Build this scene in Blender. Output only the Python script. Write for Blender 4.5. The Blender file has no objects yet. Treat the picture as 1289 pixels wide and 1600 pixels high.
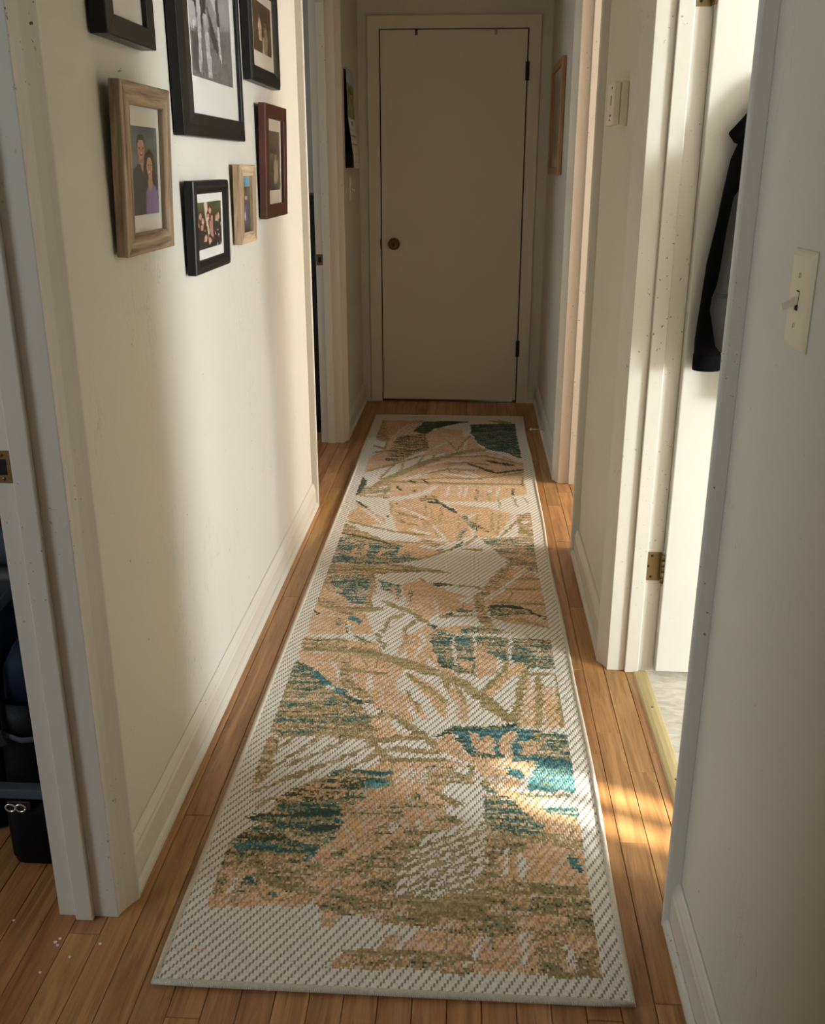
import bpy, bmesh, math, random
import numpy as np
from mathutils import Vector, Matrix

# ------------------------------------------------------------------ camera
S = bpy.context.scene
COL = S.collection
F_PX, PITCH, YAW, CAM_H = 1522.0, math.atan(539/1522), math.atan(97/math.hypot(1522, 539)), 1.3336
cd = bpy.data.cameras.new('camera'); cam = bpy.data.objects.new('camera', cd); COL.objects.link(cam)
cd.sensor_fit = 'VERTICAL'; cd.sensor_height = 36; cd.lens = 36*F_PX/1600
cd.clip_start = 0.02
cam.location = (0, 0, CAM_H)
cam.rotation_euler = (math.pi/2-PITCH, 0, YAW)
S.camera = cam

# ------------------------------------------------------------------ world, sun, window daylight, hall fill, exposure
W = bpy.data.worlds.new('world'); S.world = W; W.use_nodes = True
W.node_tree.nodes['Background'].inputs[0].default_value = (0.62, 0.78, 1.0, 1)
W.node_tree.nodes['Background'].inputs[1].default_value = 1.0
S.view_settings.view_transform = 'Standard'; S.view_settings.look = 'None'
S.view_settings.gamma = 1; S.view_settings.exposure = 0.0
S.view_settings.use_curve_mapping = False
S.cycles.max_bounces = 12; S.cycles.diffuse_bounces = 8
S.cycles.caustics_reflective = False; S.cycles.caustics_refractive = False
def sun(name, energy, col, d, angle):
    l = bpy.data.lights.new(name, 'SUN'); l.energy = energy; l.color = col; l.angle = angle
    o = bpy.data.objects.new(name, l); COL.objects.link(o); o.location = (6, -2, 5)
    o.rotation_euler = Vector(d).to_track_quat('-Z', 'Y').to_euler(); return o
def area(name, power, col, loc, d, sx, sy, spread=180):
    l = bpy.data.lights.new(name, 'AREA'); l.energy = power; l.color = col; l.shape = 'RECTANGLE'; l.size = sx; l.size_y = sy
    l.spread = math.radians(spread)
    o = bpy.data.objects.new(name, l); COL.objects.link(o); o.location = loc
    o.rotation_euler = Vector(d).to_track_quat('-Z', 'Z').to_euler(); return o
sun('sun', 24.0, (1.0, 0.88, 0.70), (-1, 0.40, -0.42), math.radians(.6))
area('window_light_bathroom', 325, (0.90, 0.955, 1.0), (4.45, -.33, 1.35), (-1, 0.35, -.05), .95, 1.0)
area('window_light_bedroom_right', 185, (1.0, 0.96, 0.86), (3.55, 3.62, 1.5), (-1, 0.0, -.1), .95, 1.2)
area('window_light_bedroom_left', 15, (0.78, 0.90, 1.0), (-3.45, 3.9, 1.5), (1, 0, -.1), 1.2, 1.2)
area('window_light_study_left', 42, (0.80, 0.90, 1.0), (-3.45, -.62, 1.5), (1, 0.45, -.1), .85, 1.2)
area('fill_light_hall_end', 2, (1.0, 0.96, 0.90), (-.12, -2.95, 1.5), (0, 1, -.1), .9, 1.3)  # added ambient fill from the unseen hall end

# ------------------------------------------------------------------ materials
def srgb(r, g, b):
    f = lambda c: (c/255/12.92) if c/255 <= .04045 else ((c/255+.055)/1.055)**2.4
    return (f(r), f(g), f(b), 1)
def newmat(name):
    m = bpy.data.materials.new(name); m.use_nodes = True
    return m, m.node_tree, m.node_tree.nodes['Principled BSDF']
class NT:
    """small helper that wires shader nodes"""
    def __init__(s, t): s.t = t
    def n(s, kind, **kw):
        o = s.t.nodes.new(kind)
        for k, v in kw.items():
            if k.startswith('i_'): o.inputs[int(k[2:])].default_value = v
            else: setattr(o, k, v)
        return o
    def l(s, a, b): s.t.links.new(a, b)
    def math(s, op, a, b=None, clamp=False):
        o = s.n('ShaderNodeMath', operation=op, use_clamp=clamp)
        for i, v in enumerate((a, b)):
            if v is None: continue
            if isinstance(v, (int, float)): o.inputs[i].default_value = v
            else: s.l(v, o.inputs[i])
        return o.outputs[0]
    def mix(s, fac, a, b, blend='MIX'):
        o = s.n('ShaderNodeMix', data_type='RGBA', blend_type=blend)
        for i, v in ((0, fac), (6, a), (7, b)):
            if isinstance(v, (int, float, tuple)): o.inputs[i].default_value = v
            else: s.l(v, o.inputs[i])
        return o.outputs[2]
    def coord(s, scale=(1, 1, 1), rnd=False, which='Object'):
        c = s.n('ShaderNodeTexCoord'); v = c.outputs[which]
        mp = s.n('ShaderNodeMapping'); mp.inputs[3].default_value = scale
        s.l(v, mp.inputs[0])
        if rnd:
            oi = s.n('ShaderNodeObjectInfo'); m = s.math('MULTIPLY', oi.outputs['Random'], 137.0)
            cx = s.n('ShaderNodeCombineXYZ'); s.l(m, cx.inputs[0]); s.l(m, cx.inputs[1]); s.l(m, cx.inputs[2])
            s.l(cx.outputs[0], mp.inputs[1])
        return mp.outputs[0]
    def noise(s, vec, scale, detail=3, rough=.5, dist=0):
        o = s.n('ShaderNodeTexNoise'); o.inputs['Scale'].default_value = scale; o.inputs['Detail'].default_value = detail
        o.inputs['Roughness'].default_value = rough; o.inputs['Distortion'].default_value = dist
        s.l(vec, o.inputs['Vector']); return o.outputs['Fac']
    def ramp(s, fac, stops):
        o = s.n('ShaderNodeValToRGB'); e = o.color_ramp.elements
        while len(e) < len(stops): e.new(.5)
        for i, (p, c) in enumerate(stops):
            e[i].position = p; e[i].color = c if len(c) == 4 else (*c, 1)
        s.l(fac, o.inputs[0]); return o.outputs[0]
    def step(s, fac, lo, hi):
        o = s.n('ShaderNodeMapRange', clamp=True); o.inputs[1].default_value = lo; o.inputs[2].default_value = hi
        s.l(fac, o.inputs[0]); return o.outputs[0]
    def bump(s, h, strength, dist, bsdf):
        b = s.n('ShaderNodeBump'); b.inputs['Strength'].default_value = strength; b.inputs['Distance'].default_value = dist
        s.l(h, b.inputs['Height']); s.l(b.outputs[0], bsdf.inputs['Normal'])
def paint(name, col, rough=.5, chip=0.0, scuff=0.0, mottle=.05, bump=.05):
    """painted plaster or wood: faint mottling, roller texture, chips and scuffs"""
    m, t, b = newmat(name); k = NT(t)
    v = k.coord()
    c = k.mix(k.math('MULTIPLY', k.noise(v, 2.3, 4), 1.0), tuple(x*(1-mottle) for x in col[:3])+(1,), tuple(min(1, x*(1+mottle)) for x in col[:3])+(1,))
    if chip > 0:
        s = k.step(k.noise(v, 105, 2, .6), .74-chip*.05, .76-chip*.05)
        s2 = k.step(k.noise(v, 3.0, 2), .5, .62)
        c = k.mix(k.math('MULTIPLY', s, s2), c, (.10, .075, .05, 1))
    if scuff > 0:
        v2 = k.coord((6, 6, 1.2))
        w = k.noise(v2, 3.2, 6, .62, 1.2)
        d = k.math('ABSOLUTE', k.math('SUBTRACT', w, .5))
        line = k.math('SUBTRACT', 1.0, k.step(d, .0, .0035))
        gate = k.step(k.noise(v, 2.7, 3), .55, .63)
        dots = k.step(k.noise(v, 75, 1, .5), .79, .815)
        c = k.mix(k.math('MULTIPLY', k.math('MULTIPLY', line, gate), scuff), c, (.16, .14, .11, 1))
        c = k.mix(k.math('MULTIPLY', dots, scuff*.8), c, (.12, .10, .08, 1))
    k.l(c, b.inputs['Base Color']); b.inputs['Roughness'].default_value = rough
    k.bump(k.noise(v, 160, 3), bump, .002, b)
    return m
def plain(name, col, rough=.5, metal=0.0, bump=0, bscale=200, var=.08):
    m, t, b = newmat(name); k = NT(t); v = k.coord()
    c = k.mix(k.noise(v, 18, 3), tuple(x*(1-var) for x in col[:3])+(1,), tuple(min(1, x*(1+var)) for x in col[:3])+(1,))
    k.l(c, b.inputs['Base Color']); b.inputs['Roughness'].default_value = rough; b.inputs['Metallic'].default_value = metal
    if bump: k.bump(k.noise(v, bscale, 3), bump, .002, b)
    return m
def wood(name, dark, light, axis='Y', fine=1.0, rough=.45, rnd=True, tint=0.0, spec=.5):
    """grain stretched along one local axis"""
    m, t, b = newmat(name); k = NT(t)
    sc = {'X': (1.4, 22, 22), 'Y': (22, 1.4, 22), 'Z': (22, 22, 1.4)}[axis]
    v = k.coord(tuple(x*fine for x in sc), rnd)
    g = k.noise(v, 1.6, 5, .62, 1.1)
    fineg = k.noise(k.coord(tuple(x*fine*4 for x in sc), rnd), 2.0, 4, .7)
    c = k.ramp(g, [(.28, dark), (.5, tuple((a+d)/2 for a, d in zip(dark, light))), (.72, light)])
    c = k.mix(k.math('MULTIPLY', k.step(fineg, .54, .70), .45), c, tuple(x*.55 for x in dark[:3])+(1,))
    if tint > 0:
        oi = k.n('ShaderNodeObjectInfo')
        hv = k.n('ShaderNodeHueSaturation'); k.l(c, hv.inputs['Color'])
        k.l(k.math('ADD', k.math('MULTIPLY', oi.outputs['Random'], tint*2), 1-tint), hv.inputs['Value'])
        k.l(k.math('ADD', k.math('MULTIPLY', k.math('FRACT', k.math('MULTIPLY', oi.outputs['Random'], 17.3)), .016), .496), hv.inputs['Hue'])
        c = hv.outputs[0]
        stain = k.step(k.noise(k.coord((7, 2.2, 7), which='Object', rnd=True), 1.3, 4, .6), .63, .80)
        c = k.mix(k.math('MULTIPLY', stain, .55), c, tuple(x*.40 for x in dark[:3])+(1,))
    k.l(c, b.inputs['Base Color']); b.inputs['Roughness'].default_value = rough; b.inputs['Specular IOR Level'].default_value = spec
    k.bump(fineg, .10, .001, b)
    return m
def attr_mat(name, attr, rough=.5):
    m, t, b = newmat(name); k = NT(t)
    a = k.n('ShaderNodeAttribute', attribute_name=attr); k.l(a.outputs['Color'], b.inputs['Base Color'])
    b.inputs['Roughness'].default_value = rough
    return m
M = {}
M['wall'] = paint('wall_paint', srgb(206, 202, 191), .62, scuff=.75, bump=.06)
M['wall_room'] = paint('room_paint', srgb(200, 195, 183), .7)
M['ceiling'] = paint('ceiling_paint', srgb(206, 201, 190), .8)
M['trim'] = paint('trim_paint', srgb(208, 203, 191), .38, chip=1.0, bump=.03)
M['door'] = paint('door_paint', srgb(214, 207, 190), .45, scuff=.15, bump=.04)
M['doorw'] = paint('white_door_paint', srgb(206, 203, 195), .40, scuff=.2, bump=.03)
M['oak'] = wood('oak_plank', srgb(132, 89, 52), srgb(196, 145, 95), 'Y', 1.0, .36, True, .16, .4)
M['subfloor'] = plain('subfloor_dark', srgb(42, 26, 14), .9)
M['brass'] = plain('aged_brass', srgb(124, 104, 66), .42, .6, .15, 300, .25)
M['darkbrass'] = plain('dark_brass', srgb(112, 92, 52), .36, .8, .1, 300, .2)
M['black'] = plain('black_gap', (.004, .004, .004, 1), .9)
M['blackmetal'] = plain('dark_metal', (.03, .027, .024, 1), .4, .6)
M['steel'] = plain('nickel', (.62, .60, .56, 1), .25, 1.0)
M['blackframe'] = plain('black_lacquer', (.007, .0065, .006, 1), .38, 0, .04, 120); M['blackframe'].node_tree.nodes['Principled BSDF'].inputs['Specular IOR Level'].default_value = .28
M['mat'] = plain('mat_board', srgb(236, 233, 226), .8, 0, .05, 400, .02)
M['matcream'] = plain('cream_mat_board', srgb(226, 218, 198), .8, 0, .05, 400, .02)
M['barn'] = wood('weathered_wood', srgb(84, 67, 50), srgb(194, 172, 142), 'Y', 1.6, .6, True)
M['barnz'] = wood('weathered_wood_upright', srgb(84, 67, 50), srgb(194, 172, 142), 'Z', 1.6, .6, True)
M['barnsm'] = wood('pale_weathered_wood', srgb(150, 124, 94), srgb(212, 186, 150), 'Y', 2.4, .6, True)
M['barnsmz'] = wood('pale_weathered_wood_upright', srgb(120, 98, 72), srgb(190, 164, 128), 'Z', 2.4, .6, True)
M['brownwood'] = wood('mahogany_stain', srgb(52, 24, 16), srgb(84, 42, 28), 'Z', 1.5, .35, True)
M['honey'] = wood('honey_oak', srgb(128, 92, 52), srgb(178, 138, 86), 'Z', 1.6, .4, True)
M['almond'] = plain('almond_plastic', srgb(222, 214, 182), .35, 0, 0, 1, .02)
M['almondw'] = plain('cream_plastic', srgb(226, 218, 196), .45, 0, 0, 1, .02)
M['strip'] = plain('threshold_metal', srgb(196, 180, 130), .42, .35, .05, 250, .06)
M['photo'] = attr_mat('photo_print', 'print', .3)
M['print'] = attr_mat('paper_print', 'print', .7)
M['jacket'] = plain('black_cloth', (.0028, .0028, .003, 1), .95, 0, .5, 90, .3)
M['jacket'].node_tree.nodes['Principled BSDF'].inputs['Specular IOR Level'].default_value = .08
M['jacketlining'] = plain('charcoal_cloth', (.030, .028, .026, 1), .95, 0, .6, 140, .3)
M['navy'] = plain('navy_nylon', (.008, .014, .032, 1), .6, 0, .4, 160, .3)
M['blacknylon'] = plain('black_nylon', (.002, .0022, .003, 1), .5, 0, .4, 160, .3)
M['strap'] = plain('grey_webbing', (.06, .07, .09, 1), .7, 0, .5, 260, .15)
for q in ('navy', 'blacknylon', 'strap'): M[q].node_tree.nodes['Principled BSDF'].inputs['Specular IOR Level'].default_value = .12
M['maroon'] = plain('maroon_cloth', (.045, .012, .022, 1), .85, 0, .5, 120, .3)
M['darkcab'] = plain('dark_cabinet', (.012, .011, .011, 1), .5)
M['tan'] = plain('tan_plastic', srgb(168, 150, 118), .5)
M['flake'] = plain('paint_flake', srgb(240, 236, 228), .7)
M['glass'] = None
def glass_mat():
    m, t, b = newmat('picture_glass'); b.inputs['Base Color'].default_value = (1, 1, 1, 1)
    b.inputs['Roughness'].default_value = .03; b.inputs['IOR'].default_value = 1.45
    k = NT(t); tr = k.n('ShaderNodeBsdfTransparent'); gl = k.n('ShaderNodeBsdfGlossy'); gl.inputs['Roughness'].default_value = .05
    lw = k.n('ShaderNodeLayerWeight'); fr = k.math('ADD', k.math('MULTIPLY', k.math('POWER', lw.outputs['Facing'], 5), .55), .03)
    mx = k.n('ShaderNodeMixShader'); k.l(fr, mx.inputs[0]); k.l(tr.outputs[0], mx.inputs[1]); k.l(gl.outputs[0], mx.inputs[2])
    k.l(mx.outputs[0], t.nodes['Material Output'].inputs[0]); return m
M['glass'] = glass_mat()
def vinyl():
    m, t, b = newmat('vinyl_tile'); k = NT(t); v = k.coord((1, 1, 1))
    v2 = k.coord((14, 34, 1))
    c = k.ramp(k.noise(v2, 1.6, 5, .7, .6), [(.3, srgb(176, 168, 154)), (.5, srgb(206, 200, 188)), (.7, srgb(226, 222, 212))])
    k.l(c, b.inputs['Base Color']); b.inputs['Roughness'].default_value = .4; return m
M['vinyl'] = vinyl()

# ------------------------------------------------------------------ mesh helpers
class MB:
    def __init__(s): s.v = []; s.f = []; s.sm = []
    def add(s, vs, fs, smooth=False):
        o = len(s.v); s.v += [tuple(p) for p in vs]; s.f += [tuple(i+o for i in f) for f in fs]; s.sm += [smooth]*len(fs); return s
    def box(s, a, b):
        x0, x1 = sorted((a[0], b[0])); y0, y1 = sorted((a[1], b[1])); z0, z1 = sorted((a[2], b[2]))
        return s.add([(x0,y0,z0),(x1,y0,z0),(x1,y1,z0),(x0,y1,z0),(x0,y0,z1),(x1,y0,z1),(x1,y1,z1),(x0,y1,z1)],
                     [(3,2,1,0),(4,5,6,7),(0,1,5,4),(1,2,6,5),(2,3,7,6),(3,0,4,7)])
    def rings(s, rs, close=True, caps=True, smooth=True):
        n = len(rs[0]); vs = [p for r in rs for p in r]; fs = []
        for i in range(len(rs)-1):
            for j in range(n if close else n-1):
                a, b = i*n+j, i*n+(j+1) % n
                fs.append((a, b, b+n, a+n))
        s.add(vs, fs, smooth)
        if caps:
            o = len(s.v)-len(vs)
            s.f.append(tuple(o+j for j in reversed(range(n)))); s.f.append(tuple(o+(len(rs)-1)*n+j for j in range(n))); s.sm += [False]*2
        return s
    def tube(s, pts, r, n=10, sy=1.0, smooth=True, up=(0, 0, 1)):
        pts = [Vector(p) for p in pts]; rs = []
        for i, p in enumerate(pts):
            d = (pts[min(i+1, len(pts)-1)]-pts[max(i-1, 0)]).normalized()
            u = Vector(up)
            if abs(d.dot(u)) > .95: u = Vector((0, 1, 0))
            a = d.cross(u).normalized(); b = a.cross(d).normalized()
            rr = r[i] if isinstance(r, (list, tuple)) else r
            rs.append([p+a*math.cos(t)*rr+b*math.sin(t)*rr*sy for t in [2*math.pi*j/n for j in range(n)]])
        return s.rings(rs, smooth=smooth)
    def lathe(s, prof, n=24, axis='Z', o=(0, 0, 0)):
        rs = []
        for r, h in prof:
            ring = []
            for j in range(n):
                t = 2*math.pi*j/n; a, b = r*math.cos(t), r*math.sin(t)
                ring.append({'Z': (o[0]+a, o[1]+b, o[2]+h), 'Y': (o[0]+a, o[1]+h, o[2]+b), 'X': (o[0]+h, o[1]+a, o[2]+b)}[axis])
            rs.append(ring)
        return s.rings(rs)
    def obj(s, name, mat, parent=None, bevel=0, loc=None, seg=2, **props):
        me = bpy.data.meshes.new(name); me.from_pydata(s.v, [], s.f); me.polygons.foreach_set('use_smooth', s.sm)
        bm = bmesh.new(); bm.from_mesh(me); bmesh.ops.recalc_face_normals(bm, faces=bm.faces); bm.to_mesh(me); bm.free()
        me.materials.append(mat); o = bpy.data.objects.new(name, me); COL.objects.link(o)
        if loc: o.location = loc
        if parent: o.parent = parent
        if bevel:
            md = o.modifiers.new('bevel', 'BEVEL'); md.width = bevel; md.segments = seg; md.limit_method = 'ANGLE'; md.angle_limit = math.radians(40)
        for k, v in props.items(): o[k] = v
        return o
def empty(name, loc, label=None, cat=None, group=None, kind=None, rot=None):
    o = bpy.data.objects.new(name, None); COL.objects.link(o); o.location = loc; o.empty_display_size = .05
    if rot: o.rotation_euler = rot
    if label: o['label'] = label
    if cat: o['category'] = cat
    if group: o['group'] = group
    if kind: o['kind'] = kind
    return o
def tag(o, label, cat, group=None):
    o['label'] = label; o['category'] = cat
    if group: o['group'] = group
    return o
def box(name, a, b, mat, parent=None, bevel=0, **p): return MB().box(a, b).obj(name, mat, parent, bevel, **p)
def arr_mesh(name, verts, faces, cols, attr, mat, smooth=False):
    """grid mesh with one colour per face"""
    me = bpy.data.meshes.new(name); nv, nf = len(verts), len(faces)
    me.vertices.add(nv); me.vertices.foreach_set('co', np.asarray(verts, np.float32).ravel())
    me.loops.add(nf*4); me.loops.foreach_set('vertex_index', np.asarray(faces, np.int32).ravel())
    me.polygons.add(nf); me.polygons.foreach_set('loop_start', np.arange(0, nf*4, 4, dtype=np.int32))
    me.update(calc_edges=True)
    a = me.attributes.new(attr, 'FLOAT_COLOR', 'FACE'); c4 = np.ones((nf, 4), np.float32); c4[:, :3] = cols
    a.data.foreach_set('color', c4.ravel()); me.materials.append(mat); me.validate(); return me
def inside(poly, U, V):
    x = poly[0::2]; y = poly[1::2]; r = np.zeros(U.shape, bool); n = len(x); j = n-1
    for i in range(n):
        if y[i] != y[j]:
            c = ((y[i] > V) != (y[j] > V)) & (U < (x[j]-x[i])*(V-y[i])/(y[j]-y[i])+x[i]); r ^= c
        j = i
    return r
def seg_dist(x0, y0, x1, y1, U, V):
    dx, dy = x1-x0, y1-y0; L = dx*dx+dy*dy+1e-9
    t = np.clip(((U-x0)*dx+(V-y0)*dy)/L, 0, 1); return np.hypot(U-x0-t*dx, V-y0-t*dy), t
RNG = np.random.default_rng(7)
def vnoise(U, V, su, sv, seed):
    """smooth value noise"""
    r = np.random.default_rng(seed); u, v = U/su, V/sv
    iu, iv = np.floor(u).astype(int), np.floor(v).astype(int); fu, fv = u-iu, v-iv
    fu = fu*fu*(3-2*fu); fv = fv*fv*(3-2*fv)
    iu -= iu.min(); iv -= iv.min(); g = r.random((iv.max()+2, iu.max()+2))
    return (g[iv, iu]*(1-fu)+g[iv, iu+1]*fu)*(1-fv)+(g[iv+1, iu]*(1-fu)+g[iv+1, iu+1]*fu)*fv

# ------------------------------------------------------------------ the setting: shell
XL, XR, YF, ZC = -.645, .403, 5.77, 2.44
TL, TR = -.753, .525            # far faces of the two hall walls
def struct(o): o['kind'] = 'structure'; return o
# openings: y0, y1, head height
L1, L2, R1, R2 = (.56, 1.44), (3.862, 4.80), (1.538, 2.464), (3.388, 4.18)
ZH = 2.032
def wall_y(name, x0, x1, y0, y1, openings, mat, z1=ZC):
    m = MB(); c = y0
    for a, b, zb, zt in openings:
        m.box((x0, c, 0), (x1, a, z1)); m.box((x0, a, zt), (x1, b, z1))
        if zb > 0: m.box((x0, a, 0), (x1, b, zb))
        c = b
    m.box((x0, c, 0), (x1, y1, z1)); return struct(m.obj(name, mat))
J = .02
wall_y('wall_left', TL, XL, -3, YF, [(L1[0]-J, L1[1]+J, 0, ZH+J), (L2[0]-J, L2[1]+J, 0, ZH+J)], M['wall'])
wall_y('wall_right', XR, TR, -3, YF, [(R1[0]-J, R1[1]+J, 0, ZH+J), (R2[0]-J, R2[1]+J, 0, ZH+J)], M['wall'])
D0, D1 = -.525, .2745
m = MB(); m.box((TL, YF, 0), (D0-.003, YF+.12, ZC)); m.box((D1+.003, YF, 0), (TR, YF+.12, ZC)); m.box((D0-.003, YF, 2.031), (D1+.003, YF+.12, ZC))
struct(m.obj('wall_far', M['wall']))
m = MB(); m.box((-3.7, -3.2, ZC), (4.62, 3.05, ZC+.1)); m.box((-3.7, 3.05, ZC), (3.75, 6.6, ZC+.1)); struct(m.obj('ceiling', M['ceiling']))
# rooms beside the hall
wall_y('wall_outer_left', -3.62, -3.5, -3, 6.4, [(-1.1, -.1, .9, 2.1), (3.25, 4.5, .9, 2.1)], M['wall_room'])
struct(box('wall_between_left', (-3.5, 2.7, 0), (TL, 2.8, ZC), M['wall_room']))
struct(box('wall_left_end', (-3.5, 6.2, 0), (TL, 6.3, ZC), M['wall_room']))
struct(box('wall_right_end', (TR, 6.2, 0), (3.62, 6.3, ZC), M['wall_room']))
struct(box('wall_behind_far', (TL, 6.2, 0), (TR, 6.3, ZC), M['wall_room']))
struct(box('wall_left_near', (-3.5, -3, 0), (TL, -2.9, ZC), M['wall_room']))
wall_y('wall_bathroom_right', 4.5, 4.62, -1.3, 3.05, [(-.85, .25, .80, 1.90)], M['wall_room'])
struct(box('wall_bathroom_near', (TR, -1.3, 0), (4.5, -1.2, ZC), M['wall_room']))
struct(box('wall_bathroom_far', (TR, 2.98, 0), (4.62, 3.05, ZC), M['wall_room']))
wall_y('wall_bedroom_right', 3.62, 3.74, 3.05, 6.3, [(3.15, 4.1, .8, 2.1)], M['wall_room'])
m = MB(); m.box((TL, -3.12, 0), (-.57, -3, ZC)); m.box((.33, -3.12, 0), (TR, -3, ZC)); m.box((-.57, -3.12, 0), (.33, -3, .8)); m.box((-.57, -3.12, 2.15), (.33, -3, ZC))
struct(m.obj('wall_near', M['wall']))
# unseen boards added outside the bathroom window to cut the sun into narrow shafts
sh = empty('sun_mask', (4.66, 0, 0), kind='structure')
for a, b in ((-.95, .00), (.07, .11), (.18, .40)):
    o = box('sun_mask_board', (4.65, a, .75), (4.67, b, 2.0), M['wall_room']); o.parent = sh; o.matrix_parent_inverse = Matrix.Translation((-4.66, 0, 0))

# ------------------------------------------------------------------ floor: oak strips laid along the hall
floor = struct(box('floor', (-3.7, -3.2, -.12), (4.62, 6.6, -.013), M['subfloor']))
rnd = random.Random(3)
PW = .0585
lens = [.42, .58, .74, .92, 1.15]
pm = []
for L in lens:
    mb = MB().box((-PW/2+.0006, 0, -.012), (PW/2-.0006, L-.0012, 0))
    me = bpy.data.meshes.new('plank'); me.from_pydata(mb.v, [], mb.f)
    bm = bmesh.new(); bm.from_mesh(me)
    bmesh.ops.bevel(bm, geom=[e for e in bm.edges if all(v.co.z > -.001 for v in e.verts)], offset=.0011, segments=1, affect='EDGES')
    bmesh.ops.recalc_face_normals(bm, faces=bm.faces); bm.to_mesh(me); bm.free(); me.materials.append(M['oak']); pm.append(me)
def planks(k0, k1, y0, y1):
    for k in range(k0, k1):
        x = .3325-PW/2+PW*k; y = y0-rnd.random()*.5
        while y < y1:
            i = rnd.randrange(5)
            last = y+lens[i] > y1-.35
            if last: i = min(range(5), key=lambda j: abs(y1-y-lens[j]))
            o = bpy.data.objects.new('plank', pm[i]); COL.objects.link(o); o.location = (x, y, -.0002-rnd.random()*.0004); o.parent = floor
            if last: o.scale.y = (y1-y)/lens[i]; break
            y += lens[i]
planks(-16, 4, .95, 5.768)
planks(-27, -16, 1.0, 2.05)
planks(-20, -16, 3.6, 5.0)
planks(4, 7, 3.3, 4.4)
floor2 = MB()
for x0, x1, y0, y1 in ((-3.6, TL, -3, 1.0), (-3.6, -1.25, 1.0, 6.2), (TL, TR, -3, .6)): floor2.box((x0, y0, -.013), (x1, y1, -.004))
o = floor2.obj('plank_field', M['oak'], floor); o['kind'] = 'stuff'
# bathroom vinyl tiles
ft = empty('floor_bathroom', (0, 0, 0), kind='structure')
for i in range(4):
    for j in range(6):
        x0 = .497+i*.305; y0 = 1.15+j*.305
        box('tile', (x0, y0, -.013), (x0+.304, y0+.304, -.001), M['vinyl'], ft)
o = MB().box((1.717, -1.2, -.013), (4.5, 2.98, -.0015)).box((TR+.11, -1.2, -.013), (1.717, 1.15, -.0015)).obj('vinyl_field', M['vinyl'], ft); o['kind'] = 'stuff'
# right bedroom floor
o = box('floor_bedroom', (.66, 3.13, -.013), (3.6, 6.2, -.002), M['oak']); struct(o)

# ------------------------------------------------------------------ trim: casings, jambs, stops
CAS = [(0, 0), (0, .004), (.006, .0052), (.020, .011), (.036, .020), (.046, .0262), (.051, .0275), (.055, .0255), (.0565, .021), (.0565, 0)]
def sweep_opening(y0, y1, zt, xw, sgn, reveal=.005, tk=1.0):
    rs = []
    for w, t in CAS:
        t *= tk; a, b, z, x = y0-reveal-w, y1+reveal+w, zt+reveal+w, xw+sgn*t
        rs.append([(x, a, 0), (x, a, z), (x, b, z), (x, b, 0)])
    m = MB(); n = len(rs); vs = [p for r in rs for p in r]; fs = []
    for i in range(n):
        j = (i+1) % n
        for k in range(3): fs.append((i*4+k, i*4+k+1, j*4+k+1, j*4+k))
    fs.append(tuple(i*4 for i in range(n))); fs.append(tuple(i*4+3 for i in reversed(range(n))))
    return m.add(vs, fs)
def opening(name, y0, y1, xhall, xroom, stop0, stop1):
    """wooden lining of a doorway: jamb boards, door stop, casing on the hall side and on the room side"""
    root = empty(name, (0, 0, 0), kind='structure')
    sg = 1 if xhall > xroom else -1
    xh = xhall+sg*.004
    m = MB(); m.box((xroom-sg*.002, y0-J, 0), (xh, y0, ZH+J)); m.box((xroom-sg*.002, y1, 0), (xh, y1+J, ZH+J)); m.box((xroom-sg*.002, y0, ZH), (xh, y1, ZH+J))
    m.obj('jamb', M['trim'], root, .0015)
    m = MB(); m.box((stop0, y0, 0), (stop1, y0+.012, ZH)); m.box((stop0, y1-.012, 0), (stop1, y1, ZH)); m.box((stop0, y0+.012, ZH-.012), (stop1, y1-.012, ZH))
    m.obj('door_stop_strip', M['trim'], root, .002)
    sweep_opening(y0, y1, ZH, xhall, sg).obj('casing', M['trim'], root, .001)
    sweep_opening(y0, y1, ZH, xroom, -sg, tk=.4).obj('room_casing', M['trim'], root, .001)
    return root
T1 = opening('trim_1', *L1, XL, TL, -.7195, -.686)
T2 = opening('trim_2', *L2, XL, TL, -.720, -.683)
T3 = opening('trim_3', *R1, XR, TR, .447, .484)
T4 = opening('trim_4', *R2, XR, TR, .444, .480)
# strike plates let into the far jambs of the two left doorways
def strike(parent, x0, x1, y, z0, z1):
    r = MB(); xm, zm = (x0+x1)/2, (z0+z1)/2; w = x1-x0; h = z1-z0
    r.box((x0, y-.0016, z0), (x1, y+.001, z1)); p = r.obj('strike_plate', M['brass'], parent, .0006)
    box('latch_hole', (xm-w*.18, y-.0021, zm-h*.24), (xm+w*.24, y-.0014, zm+h*.24), M['black'], p)
    for dz in (-.36, .36):
        MB().lathe([(.0001, -.0008), (.0028, -.0006), (.0034, 0)], 12, 'Y', (xm+w*.02, y-.0017, zm+h*dz)).obj('screw', M['darkbrass'], p)
strike(T1, -.7535, -.7235, L1[1], .858, .912)
strike(T2, -.7535, -.7215, L2[1], .886, .938)

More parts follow.
